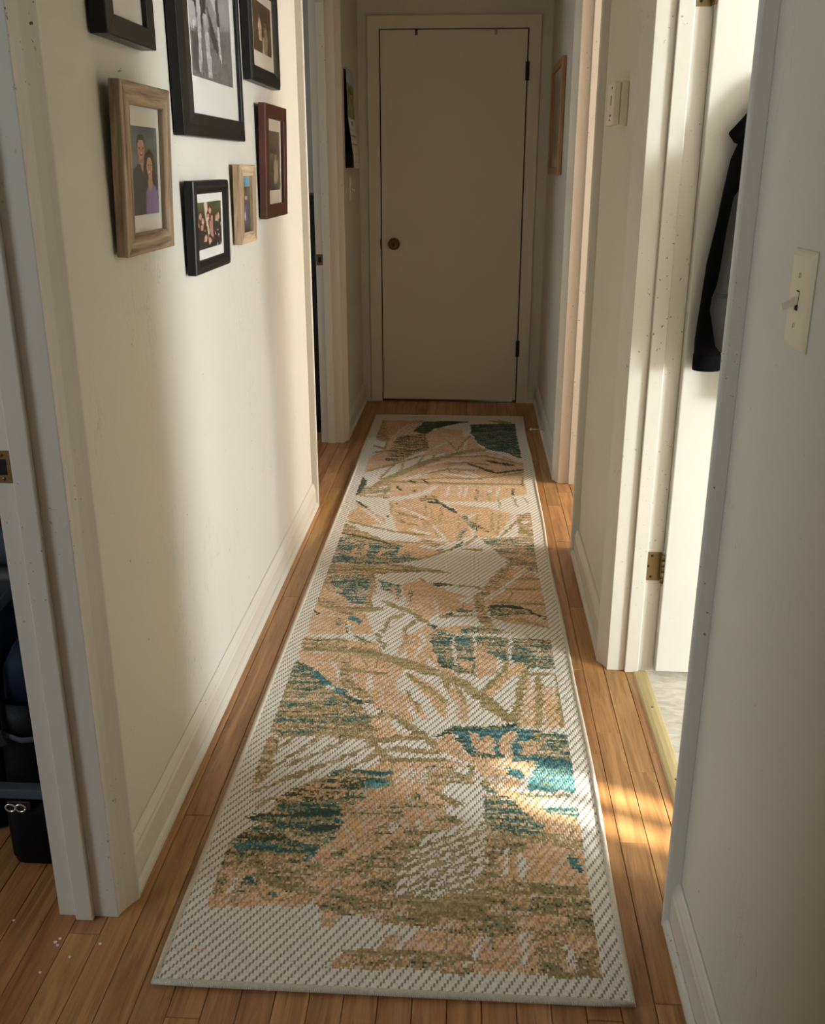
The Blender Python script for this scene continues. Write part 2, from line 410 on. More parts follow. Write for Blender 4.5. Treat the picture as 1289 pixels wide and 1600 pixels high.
def baseboard(name, p0, p1, nrm):
    """p0->p1 along the wall on the floor, nrm points into the hall"""
    prof = [(0, 0), (.015, 0), (.015, .074), (.0125, .080), (.012, .086), (.006, .099), (.003, .102), (0, .102)]
    shoe = [(.015, 0), (.026, 0), (.0255, .009), (.022, .016), (.017, .0195), (.015, .020)]
    root = empty(name, (0, 0, 0), kind='structure')
    a, b, n = Vector(p0), Vector(p1), Vector(nrm)
    for nm, pf, mt in (('board', prof, M['trim']), ('shoe_moulding', shoe, M['trim'])):
        e = (b-a).normalized()*.004 if nm == 'shoe_moulding' else Vector((0, 0, 0))
        MB().rings([[(q+n*t+Vector((0, 0, z))) for t, z in pf] for q in (a-e, b+e)], smooth=False).obj(nm, mt, root, .0008)
    return root
CW = .0615
baseboard('baseboard_left', (XL, L1[1]+CW+.004, 0), (XL, L2[0]-CW+.002, 0), (1, 0, 0))
baseboard('baseboard_left.001', (XL, L2[1]+CW+.004, 0), (XL, YF, 0), (1, 0, 0))
baseboard('baseboard_right', (XR, -2.9, 0), (XR, R1[0]-CW+.004, 0), (-1, 0, 0))
baseboard('baseboard_right.001', (XR, R1[1]+CW+.004, 0), (XR, R2[0]-CW+.004, 0), (-1, 0, 0))
baseboard('baseboard_right.002', (XR, R2[1]+CW+.004, 0), (XR, YF, 0), (-1, 0, 0))
baseboard('baseboard_far', (-.6185, YF, 0), (-.5975, YF, 0), (0, -1, 0))
baseboard('baseboard_far.001', (.343, YF, 0), (.3765, YF, 0), (0, -1, 0))

# ------------------------------------------------------------------ far door
d1 = empty('door_1', ((D0+D1)/2, YF, 0), kind='structure')
def into(o, root):                       # parent without moving
    o.parent = root; o.matrix_parent_inverse = Matrix.Translation(-root.location); return o
m = MB()
ca, cb, ct = -.597, .342, 2.099
prof2 = [(0, 0), (0, .014), (.004, .016), (.062, .016), (.066, .014), (.068, .010), (.068, 0)]
rs = [[(D0-.002-w, YF-t, 0), (D0-.002-w, YF-t, 2.031+w), (D1+.002+w, YF-t, 2.031+w), (D1+.002+w, YF-t, 0)] for w, t in prof2]
vs = [p for r in rs for p in r]; fs = []
for i in range(len(rs)):
    j = (i+1) % len(rs)
    for k in range(3): fs.append((i*4+k, i*4+k+1, j*4+k+1, j*4+k))
m.add(vs, fs); into(m.obj('casing', M['door'], None, .001), d1)
into(box('door_panel', (D0+.004, YF-.007, .014), (D1-.004, YF+.030, 2.0265), M['door'], None, .0015), d1)
m = MB(); m.box((D0-.003, YF+.034, 0), (D0+.018, YF+.08, 2.031)); m.box((D1-.018, YF+.034, 0), (D1+.003, YF+.08, 2.031)); m.box((D0, YF+.034, 2.015), (D1, YF+.08, 2.031))
into(m.obj('stop', M['black'], None), d1)
into(box('sill', (D0, YF-.002, -.012), (D1, YF+.12, .0025), M['brownwood']), d1)
kn = MB().lathe([(.001, 0), (.033, 0), (.034, -.004), (.026, -.009), (.014, -.012), (.012, -.026), (.020, -.032), (.028, -.042), (.029, -.052), (.024, -.060), (.017, -.062), (.016, -.0605), (.011, -.0605), (.010, -.063), (.001, -.0635)], 32, 'Y', (-.452, YF-.007, .918)).obj('door_knob', M['darkbrass'])
into(kn, d1)
into(MB().lathe([(.0005, -.0645), (.004, -.0645), (.0045, -.063)], 16, 'Y', (-.452, YF-.007, .918)).obj('lock_button', M['black']), d1)
into(box('strike_lip', (D0-.007, YF-.0175, .888), (D0+.003, YF-.006, .948), M['darkbrass'], None, .003), d1)
for z in (1.768, .273):
    h = MB().tube([(D1-.001, YF-.020, z+.004), (D1-.001, YF-.020, z+.100)], .0062, 12).obj('hinge', M['blackmetal']); into(h, d1)
    for q in range(4):
        MB().tube([(D1-.001, YF-.020, z+.004+q*.0255), (D1-.001, YF-.020, z+.0235+q*.0255)], .0074, 12).obj('knuckle', M['blackmetal'], h)
    MB().box((D1-.012, YF-.0185, z+.006), (D1+.010, YF-.0165, z+.098)).obj('hinge_leaf', M['blackmetal'], h)
# two over-the-door hooks seen from behind: only their bent tops show
for x, mt, lb in ((-.326, M['blackmetal'], 'small dark metal strap hooked over the far door, left of the two'), (.100, M['tan'], 'small pale strap hooked over the far door, right of the two')):
    r = empty('over_door_hook', (x, YF, 2.0265), lb, 'hook')
    into(MB().box((x-.007, YF-.009, 1.999), (x+.007, YF-.0072, 2.0305)).box((x-.007, YF-.009, 2.0267), (x+.007, YF+.031, 2.0300)).obj('strap', mt, None, .0005), r)

# ------------------------------------------------------------------ bathroom door, open against the wall of its room
d2 = empty('door_2', (.527, 2.44, 0), kind='structure')
into(box('door_panel', (.5275, 2.436, .014), (1.375, 2.471, 2.02), M['doorw'], None, .003), d2)
for z0 in (.277, 1.672):
    lf = MB().box((.4795, R1[1]-.0018, z0), (.522, R1[1]+.0005, z0+.083)).obj('hinge', M['brass'], None, .004, seg=3); into(lf, d2)
    for dx, dz in ((.018, .011), (.010, .042), (.018, .072)):
        MB().lathe([(.0001, -.001), (.003, -.0008), (.0038, 0)], 12, 'Y', (.4795+dx, R1[1]-.0018, z0+dz)).obj('screw', M['blackmetal'], lf)
    for q in range(5):
        MB().tube([(.5245, 2.445, z0+.001+q*.0166), (.5245, 2.445, z0+.0155+q*.0166)], .0058, 12).obj('knuckle', M['brass'] if q % 2 else M['darkbrass'], lf)
    MB().tube([(.5245, 2.445, z0-.008), (.5245, 2.445, z0+.093)], [.0012, .004, .004][0:1]*2, 10).obj('pin', M['steel'], lf)
kb = MB().lathe([(.001, 0), (.032, 0), (.033, -.004), (.013, -.012), (.012, -.03), (.027, -.042), (.028, -.055), (.012, -.064), (.001, -.065)], 24, 'Y', (1.31, 2.436, .93)).obj('door_knob', M['darkbrass']); into(kb, d2)
# coat hook screwed on the door
ch = empty('coat_hook', (.765, 2.436, 1.52), 'small coat hook screwed to the open white bathroom door, under the black jacket', 'hook')
into(box('plate', (.753, 2.4335, 1.485), (.777, 2.436, 1.545), M['brass'], None, .001), ch)
into(MB().tube([(.765, 2.434, 1.515), (.765, 2.405, 1.505), (.765, 2.392, 1.52), (.765, 2.388, 1.545)], .004, 8).obj('prong', M['brass']), ch)
# threshold strip between oak and vinyl
th = MB().rings([[(.470, y, 0), (.474, y, .0035), (.484, y, .0055), (.498, y, .0055), (.508, y, .0035), (.512, y, -.002), (.470, y, -.002)] for y in (R1[0]+.001, R1[1]-.013)], smooth=False).obj('threshold_strip', M['strip'])
tag(th, 'brass-coloured threshold strip between the oak floor and the grey bathroom vinyl', 'threshold')
for y in (1.62, 1.94, 2.26): MB().lathe([(.0001, .0012), (.0026, .001), (.0034, 0)], 12, 'Z', (.491, y, .0055)).obj('screw', M['darkbrass'], th)

# ------------------------------------------------------------------ the runner rug
RX0, RX1, RY0, RY1 = -.525, .297, 1.288, 5.370
RUG = """cream,0,28,3958,778,3932,774,2648,47,2604;olpe,0,28,3958,279,3966,225,3689,140,3495,107,3493,39,3566;peach,0,60,3945,253,3957,306,3759,298,3566,293,3342,189,3157,45,2974,40,3201,94,3373,110,3554;cream,9,121,3571,168,3785,208,3908;cream,9,145,3578,195,3786,227,3909;cream,9,170,3586,223,3788,246,3910;cream,9,194,3594,250,3790,265,3911;cream,9,218,3602,277,3791,284,3913;olive,14,19,3776,110,3554,104,3345;olive,10,31,3443,104,3388;olive,10,60,3314,150,3362;peach,0,309,3694,372,3814,488,3770,544,3643,584,3432,622,3362,779,3166,779,3063,421,3252,312,3273,275,3533;cream,0,406,3833,421,3903,526,3938,535,3675,498,3634,488,3770;dk,0,227,3738,280,3948,402,3966,525,3959,448,3898,339,3795,309,3687,267,3691;dk,8,387,3901,525,3952;dkmix,0,155,3620,292,3693,327,3387,271,3321,189,3157,119,3174,136,3434;dkteal,0,533,3892,778,3932,778,3251,623,3390,568,3520,537,3707;olive,8,631,3987,709,3938,752,3930;olive,8,684,3990,752,3941;cream,14,527,3658,497,3397;cream,14,458,3352,430,3543;olive,10,422,3542,466,3352;olive,10,465,3381,535,3675;cream,8,353,3418,414,3526;peach,0,138,2877,223,2992,304,3124,421,3274,607,3389,782,3179,771,2648,47,2604,71,2637;cream,0,47,2974,305,3272,294,3184,206,2929,132,2861,56,2892;cream,0,218,2967,283,3238,411,3335,395,3244,305,3106;olive,34,68,2631,140,2854,210,2978,304,3132,421,3274;olive,24,391,3236,482,3333,544,3377,615,3399;olive,12,124,2877,176,3129;olive,10,210,2974,214,3145;olive,12,270,3062,311,3300;olive,12,340,3171,368,3338;olive,10,47,2994,169,3116,297,3272;cream,12,258,2908,368,3025,470,3095,596,3072;cream,12,335,3108,423,3192,537,3185;cream,12,437,3252,544,3300,683,3267;cream,12,399,2985,501,2947,602,2905;cream,12,231,2883,341,2974;cream,12,501,3021,574,2951;cream,12,607,3369,700,3338,780,3192;olive,8,409,3130,529,3177,619,3130;olive,8,313,2960,426,3054,545,3036;olive,8,274,2874,430,2919,588,2904;olive,8,545,2902,660,2957,775,3025;olive,8,421,3252,606,3290,777,3152;dk,12,518,3150,647,3005;dk,8,647,3000,779,3073;dk,14,605,3203,694,3147,739,3137;olive,10,154,2855,361,2839,587,2834,777,2846;dk,0,44,2642,44,2920,70,2862,72,2792,58,2658;olpe,0,72,2631,111,2783,184,2845,189,2698,160,2628;cream,10,123,2739,167,2786;cream,10,172,2654,189,2698;dk,10,209,2789,235,2723;dk,8,324,2889,348,2820;dk,8,261,2861,291,2840;dk,8,290,2726,297,2722;cream,14,436,2681,446,2799;cream,14,477,2683,488,2801;cream,14,518,2686,530,2804;cream,14,566,2688,579,2807;cream,14,600,2691,614,2809;cream,14,634,2693,648,2811;dk,14,718,2774,718,2687;dk,8,763,2915,763,2822;tealolive,10,593,2734,599,2658;cream,0,34,2622,795,2668,782,1875,48,1831;peach,0,201,2579,278,2637,391,2780,780,2816,786,2700,722,2680,631,2589,486,2590,398,2602;cream,14,433,2651,439,2775;cream,14,485,2654,492,2778;cream,14,514,2655,522,2780;cream,14,610,2661,621,2786;cream,14,647,2663,659,2789;olpe,20,559,2612,566,2754;olpe,20,610,2615,615,2708;dk,14,719,2691,722,2775;olpe,0,53,2651,191,2613,156,2753,70,2773;cream,26,187,2608,270,2636,334,2692,391,2792;cream,10,90,2653,162,2681;peach,0,50,2582,109,2513,125,2454,202,2354,197,2289,122,2285,47,2324,43,2427,72,2483;cream,12,86,2484,163,2362,196,2303;olive,6,48,2320,123,2279;dk,8,55,2570,111,2492;dk,9,198,2395,204,2387;peach,0,201,2579,337,2645,381,2643,443,2538,517,2393,545,2199,506,2150,467,2112,446,2156,348,2150,256,2234,214,2438;dk,8,226,2551,234,2547;olive,9,198,2568,216,2438;olpe,9,234,2439,351,2363,382,2285;olpe,9,248,2336,340,2292;olpe,9,348,2554,357,2225;olpe,9,374,2468,414,2154;olpe,9,415,2514,418,2306;olpe,9,488,2412,498,2196;cream,10,243,2504,319,2423,357,2373;cream,9,388,2305,447,2138;cream,9,302,2251,385,2198;cream,0,398,2602,486,2581,660,2584,722,2680,774,2694,784,2472,712,2434,609,2521,486,2545;olive,8,651,2640,658,2507;olive,8,714,2667,731,2533;olive,8,758,2658,778,2558;peach,0,443,2560,608,2515,712,2434,637,2182,571,2178,517,2393;cream,14,510,2372,558,2448;olive,7,565,2438,558,2218;olive,7,622,2462,618,2222;olive,7,657,2443,638,2204;cream,22,640,2177,695,2323,774,2471;olive,9,650,2186,739,2406;dk,14,373,2659,398,2580,444,2505,481,2454;dkmix,26,324,2609,385,2643;dk,12,362,2578,399,2569;tealolive,26,502,2413,538,2324,558,2256;dkmix,14,538,2333,612,2237;tealolive,18,518,2273,493,2140;olpe,0,38,2299,203,2216,348,2146,454,2116,432,2005,389,1957,293,1906,49,2160;peach,0,279,2092,364,2097,431,2022,389,1961,323,1924,292,2005;cream,0,78,2276,140,2280,266,2191,355,2147,350,2110,225,2121,116,2218;olive,7,79,2302,251,2215,386,2180;dk,7,42,2187,157,2138,241,2089;tealpatch,0,38,2150,195,2086,294,2071,338,1933,275,1895,47,1891;peach,26,109,1935,117,2029;peach,26,149,1971,158,2066;peach,26,209,1941,219,2035;peach,26,282,1962,295,2057;cream,12,355,2070,417,2047,448,2084;dkteal,0,449,2028,519,2146,503,2078,438,2002;olive,7,323,1920,395,1969,481,2065;mixto,0,578,2164,782,2194,773,1879,704,1895,622,2056;olpe,0,723,2437,784,2472,780,2176,719,2172;cream,16,736,2345,764,2357;tealolive,0,591,2155,716,2172,714,2127,603,2111;tealolive,0,739,2119,779,2130,778,2069,743,2058;cream,0,507,2070,565,2181,622,2059,681,1926,655,1866,326,1872,420,1959;olive,7,513,2049,583,2048;olive,14,519,2088,565,2191;dk,6,669,1936,752,1873;cream,0,30,1891,805,1937,796,1295,63,1251;olpe,0,38,1882,278,1884,385,1849,476,1824,386,1826,202,1797,41,1787;tealpatch,0,34,1963,251,1960,351,1957,326,1909,243,1885,44,1892;olive,8,271,1883,476,1824;olpe,0,25,1783,22,1510,40,1511,232,1493,203,1794;tealpatch,0,40,1780,190,1784,219,1645,188,1547,94,1582,76,1714;olpe,30,199,1829,222,1629;tealpatch,0,224,1752,308,1707,314,1580,291,1633,248,1670;peach,16,279,1697,303,1595;peach,0,312,1707,372,1769,452,1683,551,1610,546,1512,427,1490,398,1443,337,1526;olive,8,372,1766,390,1737;cream,8,341,1668,341,1559;tealolive,14,344,1668,346,1582;cream,8,429,1595,436,1505;dk,10,418,1722,481,1722;olive,7,481,1722,584,1699,776,1702;mixto,0,666,1985,780,1992,781,1837,691,1912;peach,0,684,1894,732,1878,788,1794,783,1397,649,1444,571,1573,610,1652;olive,7,604,1700,779,1707;olive,7,619,1784,775,1790;olive,7,609,1590,781,1585;cream,0,500,1607,558,1633,545,1571,507,1576;olpe,44,688,1921,618,1750,564,1610,576,1485,622,1324;cream,16,735,1875,658,1720,603,1617;dk,12,599,1556,653,1562,709,1548;tealolive,0,596,1537,715,1544,745,1509,601,1486;dk,8,716,1548,750,1502,783,1483;olive,9,601,1472,711,1457,784,1407;cream,0,595,1486,649,1440,769,1410,783,1321,694,1352,612,1414;cream,0,407,1439,476,1515,539,1471,561,1425,442,1409;dk,9,464,1489,483,1491;tealolive,14,492,1523,539,1519;olive,9,440,1476,551,1486;peach,0,42,1716,169,1548,215,1477,266,1271,51,1250,39,1511;olpe,0,50,1572,106,1591,196,1535,153,1474,63,1527;tealolive,24,125,1443,143,1402;teal,20,164,1460,202,1420;tealolive,14,161,1403,192,1273;dk,7,48,1496,65,1468;olive,7,54,1542,178,1475;olpe,16,64,1317,191,1259;cream,10,158,1431,200,1286;cream,0,215,1477,275,1513,379,1444,409,1402,348,1268,275,1264;olive,16,173,1516,261,1521;olive,18,259,1577,338,1514,405,1432;olive,16,290,1272,274,1343,292,1453,327,1484;olive,16,346,1292,338,1373,373,1447;peach,0,355,1334,406,1404,437,1393,434,1300,389,1272;peach,0,430,1406,564,1414,695,1365,739,1318,731,1280,441,1263;tealolive,0,437,1386,564,1411,695,1368,739,1318,732,1291,441,1274;teal,0,444,1359,493,1323,487,1297,451,1340;dkteal,0,405,1429,439,1413,434,1390,412,1402;tealolive,0,636,1391,729,1344,676,1340,623,1364;peach,0,467,1408,521,1398,504,1356,468,1354;cream,0,45,1333,796,1378,788,816,56,772;peach,0,40,1317,261,1285,296,1200,361,1134,343,1029,373,946,399,834,407,793,276,940,102,1105,53,1143;olpe,0,43,1302,168,1310,189,1251,57,1214;olpe,16,49,1265,173,1265;tealolive,14,194,1327,240,1284;cream,9,153,1163,187,1058;cream,9,261,1088,281,1013;olpe,22,178,1178,199,1059,288,941;olive,9,178,1123,311,1105;cream,0,273,1347,375,1353,407,1264,357,1189,294,1228;peach,26,329,1216,351,1290,336,1351;olive,14,291,1257,255,1346;olive,12,342,1260,349,1320;olive,12,363,1261,347,1344;peach,0,354,1352,417,1355,451,1181,505,1103,454,1100,357,1189;cream,14,383,1205,406,1294,389,1354;cream,12,417,1193,446,1139;tealolive,0,417,1355,778,1331,785,1160,707,1155,649,1179,564,1216,557,1106,505,1116,451,1181,428,1265;olpe,9,459,1346,475,1155;cream,9,487,1347,501,1156;cream,9,550,1351,560,1160;olpe,9,585,1353,593,1162;cream,9,655,1357,659,1166;olpe,9,711,1361,711,1169;peach,0,557,1273,623,1205,648,1152,570,1094,550,1119;cream,14,623,1205,628,1137,563,1017;peach,0,504,1198,550,1187,537,1132,511,1143;tealpatch,0,680,1280,754,1278,783,1215,717,1211;teal,0,494,1345,536,1332,537,1272,502,1284;teal,16,446,1319,475,1290;dkteal,16,451,1174,482,1142;cream,16,505,1103,544,1073;cream,0,623,1191,688,1168,678,1087,645,876,587,945,572,996;peach,26,688,1168,641,1111,582,1004;olive,12,649,1179,569,999;mixpc,0,692,1114,790,1094,784,847,658,839;cream,0,699,1128,788,1107,787,1056,708,1051;olive,18,697,1155,675,1024,650,860;olive,18,731,1117,712,853;olive,16,787,1133,770,857;olive,14,699,1128,785,1120;peach,30,750,1029,750,855;cream,0,363,1108,455,1074,550,1017,645,862,521,850,453,796,415,808,357,1005,340,1067;peach,26,376,1095,445,998,479,889;olive,8,363,1108,425,1028,483,952;peach,28,484,1031,523,955,521,874;olive,8,500,1039,532,967;peach,18,364,993,399,936,426,880;olive,8,369,1018,412,913;olive,38,197,1237,268,1209,359,1162,453,1111;olive,26,447,1115,519,1059,581,976,656,861;olive,16,53,1240,198,1230;olive,10,569,958,587,935;olive,14,467,1081,481,1037;olpe,0,25,1169,100,1119,207,996,264,939,308,893,318,782,51,765;tealolive,0,53,1160,100,1119,154,1028,102,987,38,1043;mixto,0,53,1012,233,937,219,902,105,930,44,926;tealolive,0,158,945,232,949,228,925,168,919;tealolive,0,44,891,89,952,101,918,59,880;tealolive,16,56,830,163,870,257,887;olpe,12,53,813,285,849;tealolive,10,189,811,312,818;peach,0,243,858,307,873,407,793,315,788;teal,14,99,1105,155,1030,210,978;dkteal,8,210,978,324,885;cream,9,150,1024,173,1013;cream,16,264,933,305,890;olive,12,305,895,407,793;cream,0,45,784,796,829,783,439,18,393;olpe,0,41,874,336,885,432,777,305,769,39,778;peach,0,283,849,337,878,412,782,319,770;tealolive,16,47,845,158,848,281,869;tealolive,0,62,804,162,823,187,790,60,779;olive,9,68,773,314,815;cream,12,338,859,390,805;olive,16,335,892,403,818,460,755,546,690;mixpc,0,30,759,72,749,79,581,48,563;olpe,30,56,760,61,580;olive,8,51,536,154,623,259,702,316,761;olive,8,45,595,116,691,175,780;olive,8,50,661,93,748,115,774;olive,8,68,489,169,571,254,643,324,715;olive,8,111,648,197,721,249,784;olive,12,306,763,412,787;olive,12,313,726,467,730;olive,13,327,683,495,686;olive,16,284,780,315,740,347,678;teal,0,449,786,491,830,560,847,662,846,786,823,781,590,670,594,690,682,624,698,546,717,505,812;tealolive,0,696,836,786,823,785,710,702,717;mixto,0,653,784,720,800,736,742,670,715;dkteal,10,452,794,498,830,649,851;olive,9,643,897,662,846;peach,0,451,770,492,814,530,724,611,711,698,696,659,624,608,580,574,598,546,683,488,713;peach,22,543,814,569,738;peach,22,583,804,589,721;peach,26,651,821,623,776,627,712;peach,20,664,738,705,763;dkteal,9,506,800,546,719,611,714;mixpc,0,572,686,636,668,659,621,608,571,577,590;teal,14,629,662,660,637;tealolive,16,571,610,596,576;sunlit_teal,0,672,638,786,650,781,587,676,586;peach,0,340,678,495,687,546,674,565,519,481,505,292,432,261,487,281,630;olpe,0,431,667,546,674,553,589,447,593;olive,10,439,629,546,636;olive,10,459,604,559,584;cream,18,508,660,534,651;cream,20,485,582,559,579;cream,0,476,569,565,581,571,461,511,495;olive,10,442,582,498,535,565,479;mixpc,0,381,642,445,646,434,602,360,598;tealolive,0,217,627,279,647,306,632,352,651,361,577,285,588,198,588;teal,0,300,631,356,646,357,624,308,616;sunlit_teal,0,291,594,356,603,358,579,299,575;dkmix,0,108,531,215,600,303,600,292,532,208,517,123,483;olpe,0,58,423,120,502,201,567,151,494;peach,0,242,539,303,543,300,513,252,512;tealpatch,0,259,550,314,554,310,533,268,526;tealolive,0,68,433,121,493,208,522,315,549,283,502,250,434,167,409,51,402;dkteal,14,413,550,426,535;olpe,0,296,493,413,540,487,515,466,427,270,416;cream,10,429,478,436,446;peach,0,265,454,296,493,333,486,293,417,265,415;mixto,0,571,567,779,582,775,446,573,434;tealolive,0,572,554,632,563,678,458,665,432,573,427;peach,0,590,575,633,583,662,555,705,480,681,460,638,553;cream,0,692,556,779,577,776,532,703,527;tealpatch,0,696,513,768,531,766,503,700,494;peach,0,679,526,772,503,772,446,687,461;dkteal,16,631,543,674,451;cream,0,13,444,782,438,776,186,45,142;olpe,0,78,427,264,492,455,520,484,494,578,457,786,443,779,243,776,186,307,158,234,214,25,290,37,373;tealolive,0,78,425,153,496,263,503,269,415,216,323,49,296,43,373;dkteal,14,65,453,259,481;dkteal,12,186,423,265,433;teal,12,52,364,144,365;teal,14,216,323,264,397;dk,10,53,389,159,390;olpe,0,40,334,213,344,209,252,49,296;peach,0,273,481,351,443,259,337,222,326,267,417;peach,18,241,285,345,372,405,436;peach,0,401,500,483,505,459,429,391,446;cream,12,373,429,391,451;cream,10,430,469,439,438;cream,0,483,516,572,522,572,457,552,487,504,495;cream,0,459,419,572,489,578,338,553,272,579,246,553,186,453,172,456,230,370,239,412,337;olive,5,350,319,423,367,499,411,578,473;olive,5,351,295,425,341,500,385,578,444;olive,5,352,272,426,315,500,360,578,417;olive,5,353,249,428,291,501,335,577,390;olive,5,354,226,429,267,502,311,577,363;olive,5,355,204,431,243,502,287,577,337;olive,5,356,183,432,220,503,264,577,312;olive,5,357,162,433,197,503,241,576,288;olive,5,358,141,435,175,504,219,576,264;olpe,0,347,352,411,356,395,228,347,225;peach,0,24,295,76,289,146,257,233,217,288,213,232,185,50,180;olpe,16,57,191,56,269;tealolive,22,105,219,105,272;tealolive,20,151,218,169,216;olpe,12,97,202,132,265;cream,8,73,200,83,262;peach,18,211,243,281,269,343,268;tealolive,12,187,237,261,237;olive,12,146,257,249,232,348,217,444,214;tealolive,0,576,522,648,526,702,462,669,419,590,429;peach,0,688,506,785,469,787,428,709,434;tealpatch,0,703,529,784,523,782,501,714,497;cream,0,776,512,810,514,798,470;peach,0,584,386,649,400,740,405,782,378,778,286,613,285;olpe,0,578,431,683,422,647,361,577,366;cream,14,649,370,652,296;cream,8,622,379,614,303;teal,0,743,374,762,365,776,314,755,328;olive,9,591,416,709,429,756,377;olpe,0,564,273,786,277,778,186,563,174;olive,9,576,230,673,262,785,264;cream,10,636,234,646,201;tealolive,10,552,229,588,235;cream,0,302,197,350,200,424,165,284,157;cream,0,15,183,793,255,782,54,36,9;peach,0,43,215,168,217,244,222,260,200,116,184,52,178;olpe,0,225,226,785,254,780,54,645,53,546,55,490,143,349,166,261,182;cream,0,261,182,326,176,470,145,415,134,384,85,303,82,268,134;peach,0,259,192,299,175,295,140,267,142;cream,0,436,233,575,242,546,200,461,175;olive,12,431,211,502,229,582,251;olive,12,432,195,502,215,582,237;olive,12,433,179,503,201,582,224;olive,12,434,163,503,187,581,211;peach,0,391,128,490,146,553,131,774,155,779,57,645,54,540,51,288,47,318,75,377,93;cream,10,442,136,411,88;cream,10,573,134,540,61;cream,10,643,152,646,76;cream,10,723,125,731,64;cream,8,414,58,426,76;olpe,22,320,83,439,83,553,83;olive,9,320,83,384,84,553,86;olpe,14,321,52,440,63,553,55;tealolive,12,580,144,587,108;olive,8,517,198,630,185,775,165;olpe,0,663,139,725,143,704,62,659,68;olpe,0,742,108,785,111,779,54,730,55;olive,10,664,56,779,56;olpe,0,588,182,779,199,777,151,601,145;peach,20,630,175,729,191;mixpc,0,55,76,75,79,81,66,61,64"""
PAL = {k: np.array(srgb(*v)[:3]) for k, v in dict(cream=(224, 218, 208), cream2=(208, 200, 188), peach=(218, 176, 136), peach2=(203, 158, 116), peach3=(225, 195, 164),
       olive=(160, 144, 104), olive2=(138, 124, 84), olive3=(182, 166, 126), teal=(80, 120, 124), dkteal=(58, 92, 98), dk=(78, 88, 72), dk2=(62, 74, 66), sunlit_teal=(108, 162, 168), sage=(132, 140, 108)).items()}  # lightest teal has sunlight painted into its colour
MIX = {'cream': [('cream', 1)], 'peach': [('peach3', .20), ('peach', .46), ('peach2', .20), ('olive3', .07), ('cream2', .07)], 'olive': [('olive2', .25), ('olive', .5), ('olive3', .25)],
       'olpe': [('dk', .05), ('sage', .08), ('olive2', .16), ('olive', .22), ('olive3', .12), ('peach2', .10), ('peach', .17), ('cream2', .10)],
       'teal': [('dkteal', .28), ('teal', .5), ('sunlit_teal', .14), ('sage', .08)], 'dkteal': [('dk2', .26), ('dkteal', .24), ('dk', .26), ('sage', .14), ('olive', .10)],
       'dk': [('dk2', .45), ('dk', .4), ('olive2', .15)], 'dkmix': [('dk2', .18), ('dk', .22), ('olive2', .15), ('olive3', .15), ('peach', .30)],
       'tealpatch': [('dkteal', .26), ('teal', .24), ('sage', .08), ('olive3', .12), ('peach', .19), ('cream2', .11)], 'tealolive': [('dkteal', .12), ('teal', .16), ('dk', .14), ('sage', .16), ('olive', .18), ('olive3', .06), ('peach', .13), ('cream2', .05)],
       'mixto': [('teal', .10), ('sage', .18), ('olive', .22), ('peach', .35), ('cream2', .15)], 'mixpc': [('peach', .42), ('peach3', .16), ('olive3', .14), ('cream', .28)],
       'sunlit_teal': [('teal', .3), ('sunlit_teal', .6), ('sage', .1)]}
NU, NV = 206, 820
gu = (np.arange(NU)+.5)/NU*(RX1-RX0)*1000; gv = (np.arange(NV)+.5)/NV*(RY1-RY0)*1000
U, V = np.meshgrid(gu, gv)
rw = RNG.random((NV, NU))
# ragged woven edges: lookups shift by small streaky offsets
JU = U+(vnoise(U, V, 30, 9, 1)-.5)*13+(RNG.random((NV, NU))-.5)*6
JV = V+(vnoise(U, V, 24, 12, 2)-.5)*14+(RNG.random((NV, NU))-.5)*7
st = vnoise(U, V, 46, 8, 3)*.5+vnoise(U, V, 15, 5.5, 4)*.30+rw*.20
rank = st.ravel().argsort().argsort().reshape(st.shape)/st.size
rank2 = np.clip(rank*.64+rw*.36, 0, .9999); rank2 = rank2.ravel().argsort().argsort().reshape(st.shape)/st.size
img = np.empty((NV, NU, 3)); img[:] = PAL['cream']; twill = np.ones((NV, NU))
def fill(mask, kind):
    r = rank2[mask]; out = np.empty((r.size, 3)); acc = 0; tw = np.zeros(r.size)
    for nm, p in MIX[kind]:
        s = (r >= acc-1e-6); out[s] = PAL[nm]; tw[s] = 1.0 if nm.startswith('cream') else (.55 if nm.startswith('peach') else .25); acc += p
    img[mask] = out; twill[mask] = tw
for op in RUG.split(';'):
    q = op.split(','); kind, w, pts = q[0], float(q[1]), [float(x) for x in q[2:]]
    xs, ys = pts[0::2], pts[1::2]; pad = w*4+25
    i0, i1 = np.searchsorted(gv, [min(ys)-pad, max(ys)+pad]); j0, j1 = np.searchsorted(gu, [min(xs)-pad, max(xs)+pad])
    if i1 <= i0 or j1 <= j0: continue
    sl = (slice(i0, i1), slice(j0, j1)); mk = np.zeros((NV, NU), bool)
    if w == 0: mk[sl] = inside(pts, JU[sl], JV[sl])
    else:
        wk = 1.0 if sum(ys)/len(ys) < 1100 else .62; kv = max(1.0, (RY0+sum(ys)/len(ys)/1000)/1.33); d = np.full(U[sl].shape, 1e9); n = len(xs)-1   # strokes are longer along the runner than across
        for i in range(n):
            di, t = seg_dist(xs[i], ys[i]/kv, xs[i+1], ys[i+1]/kv, JU[sl], JV[sl]/kv); s = (i+t)/n
            d = np.minimum(d, di-(w*wk/2+1.5)*np.clip(np.minimum(s, 1-s)*5+.45, 0, 1))
        mk[sl] = d < 0
    fill(mk, kind)
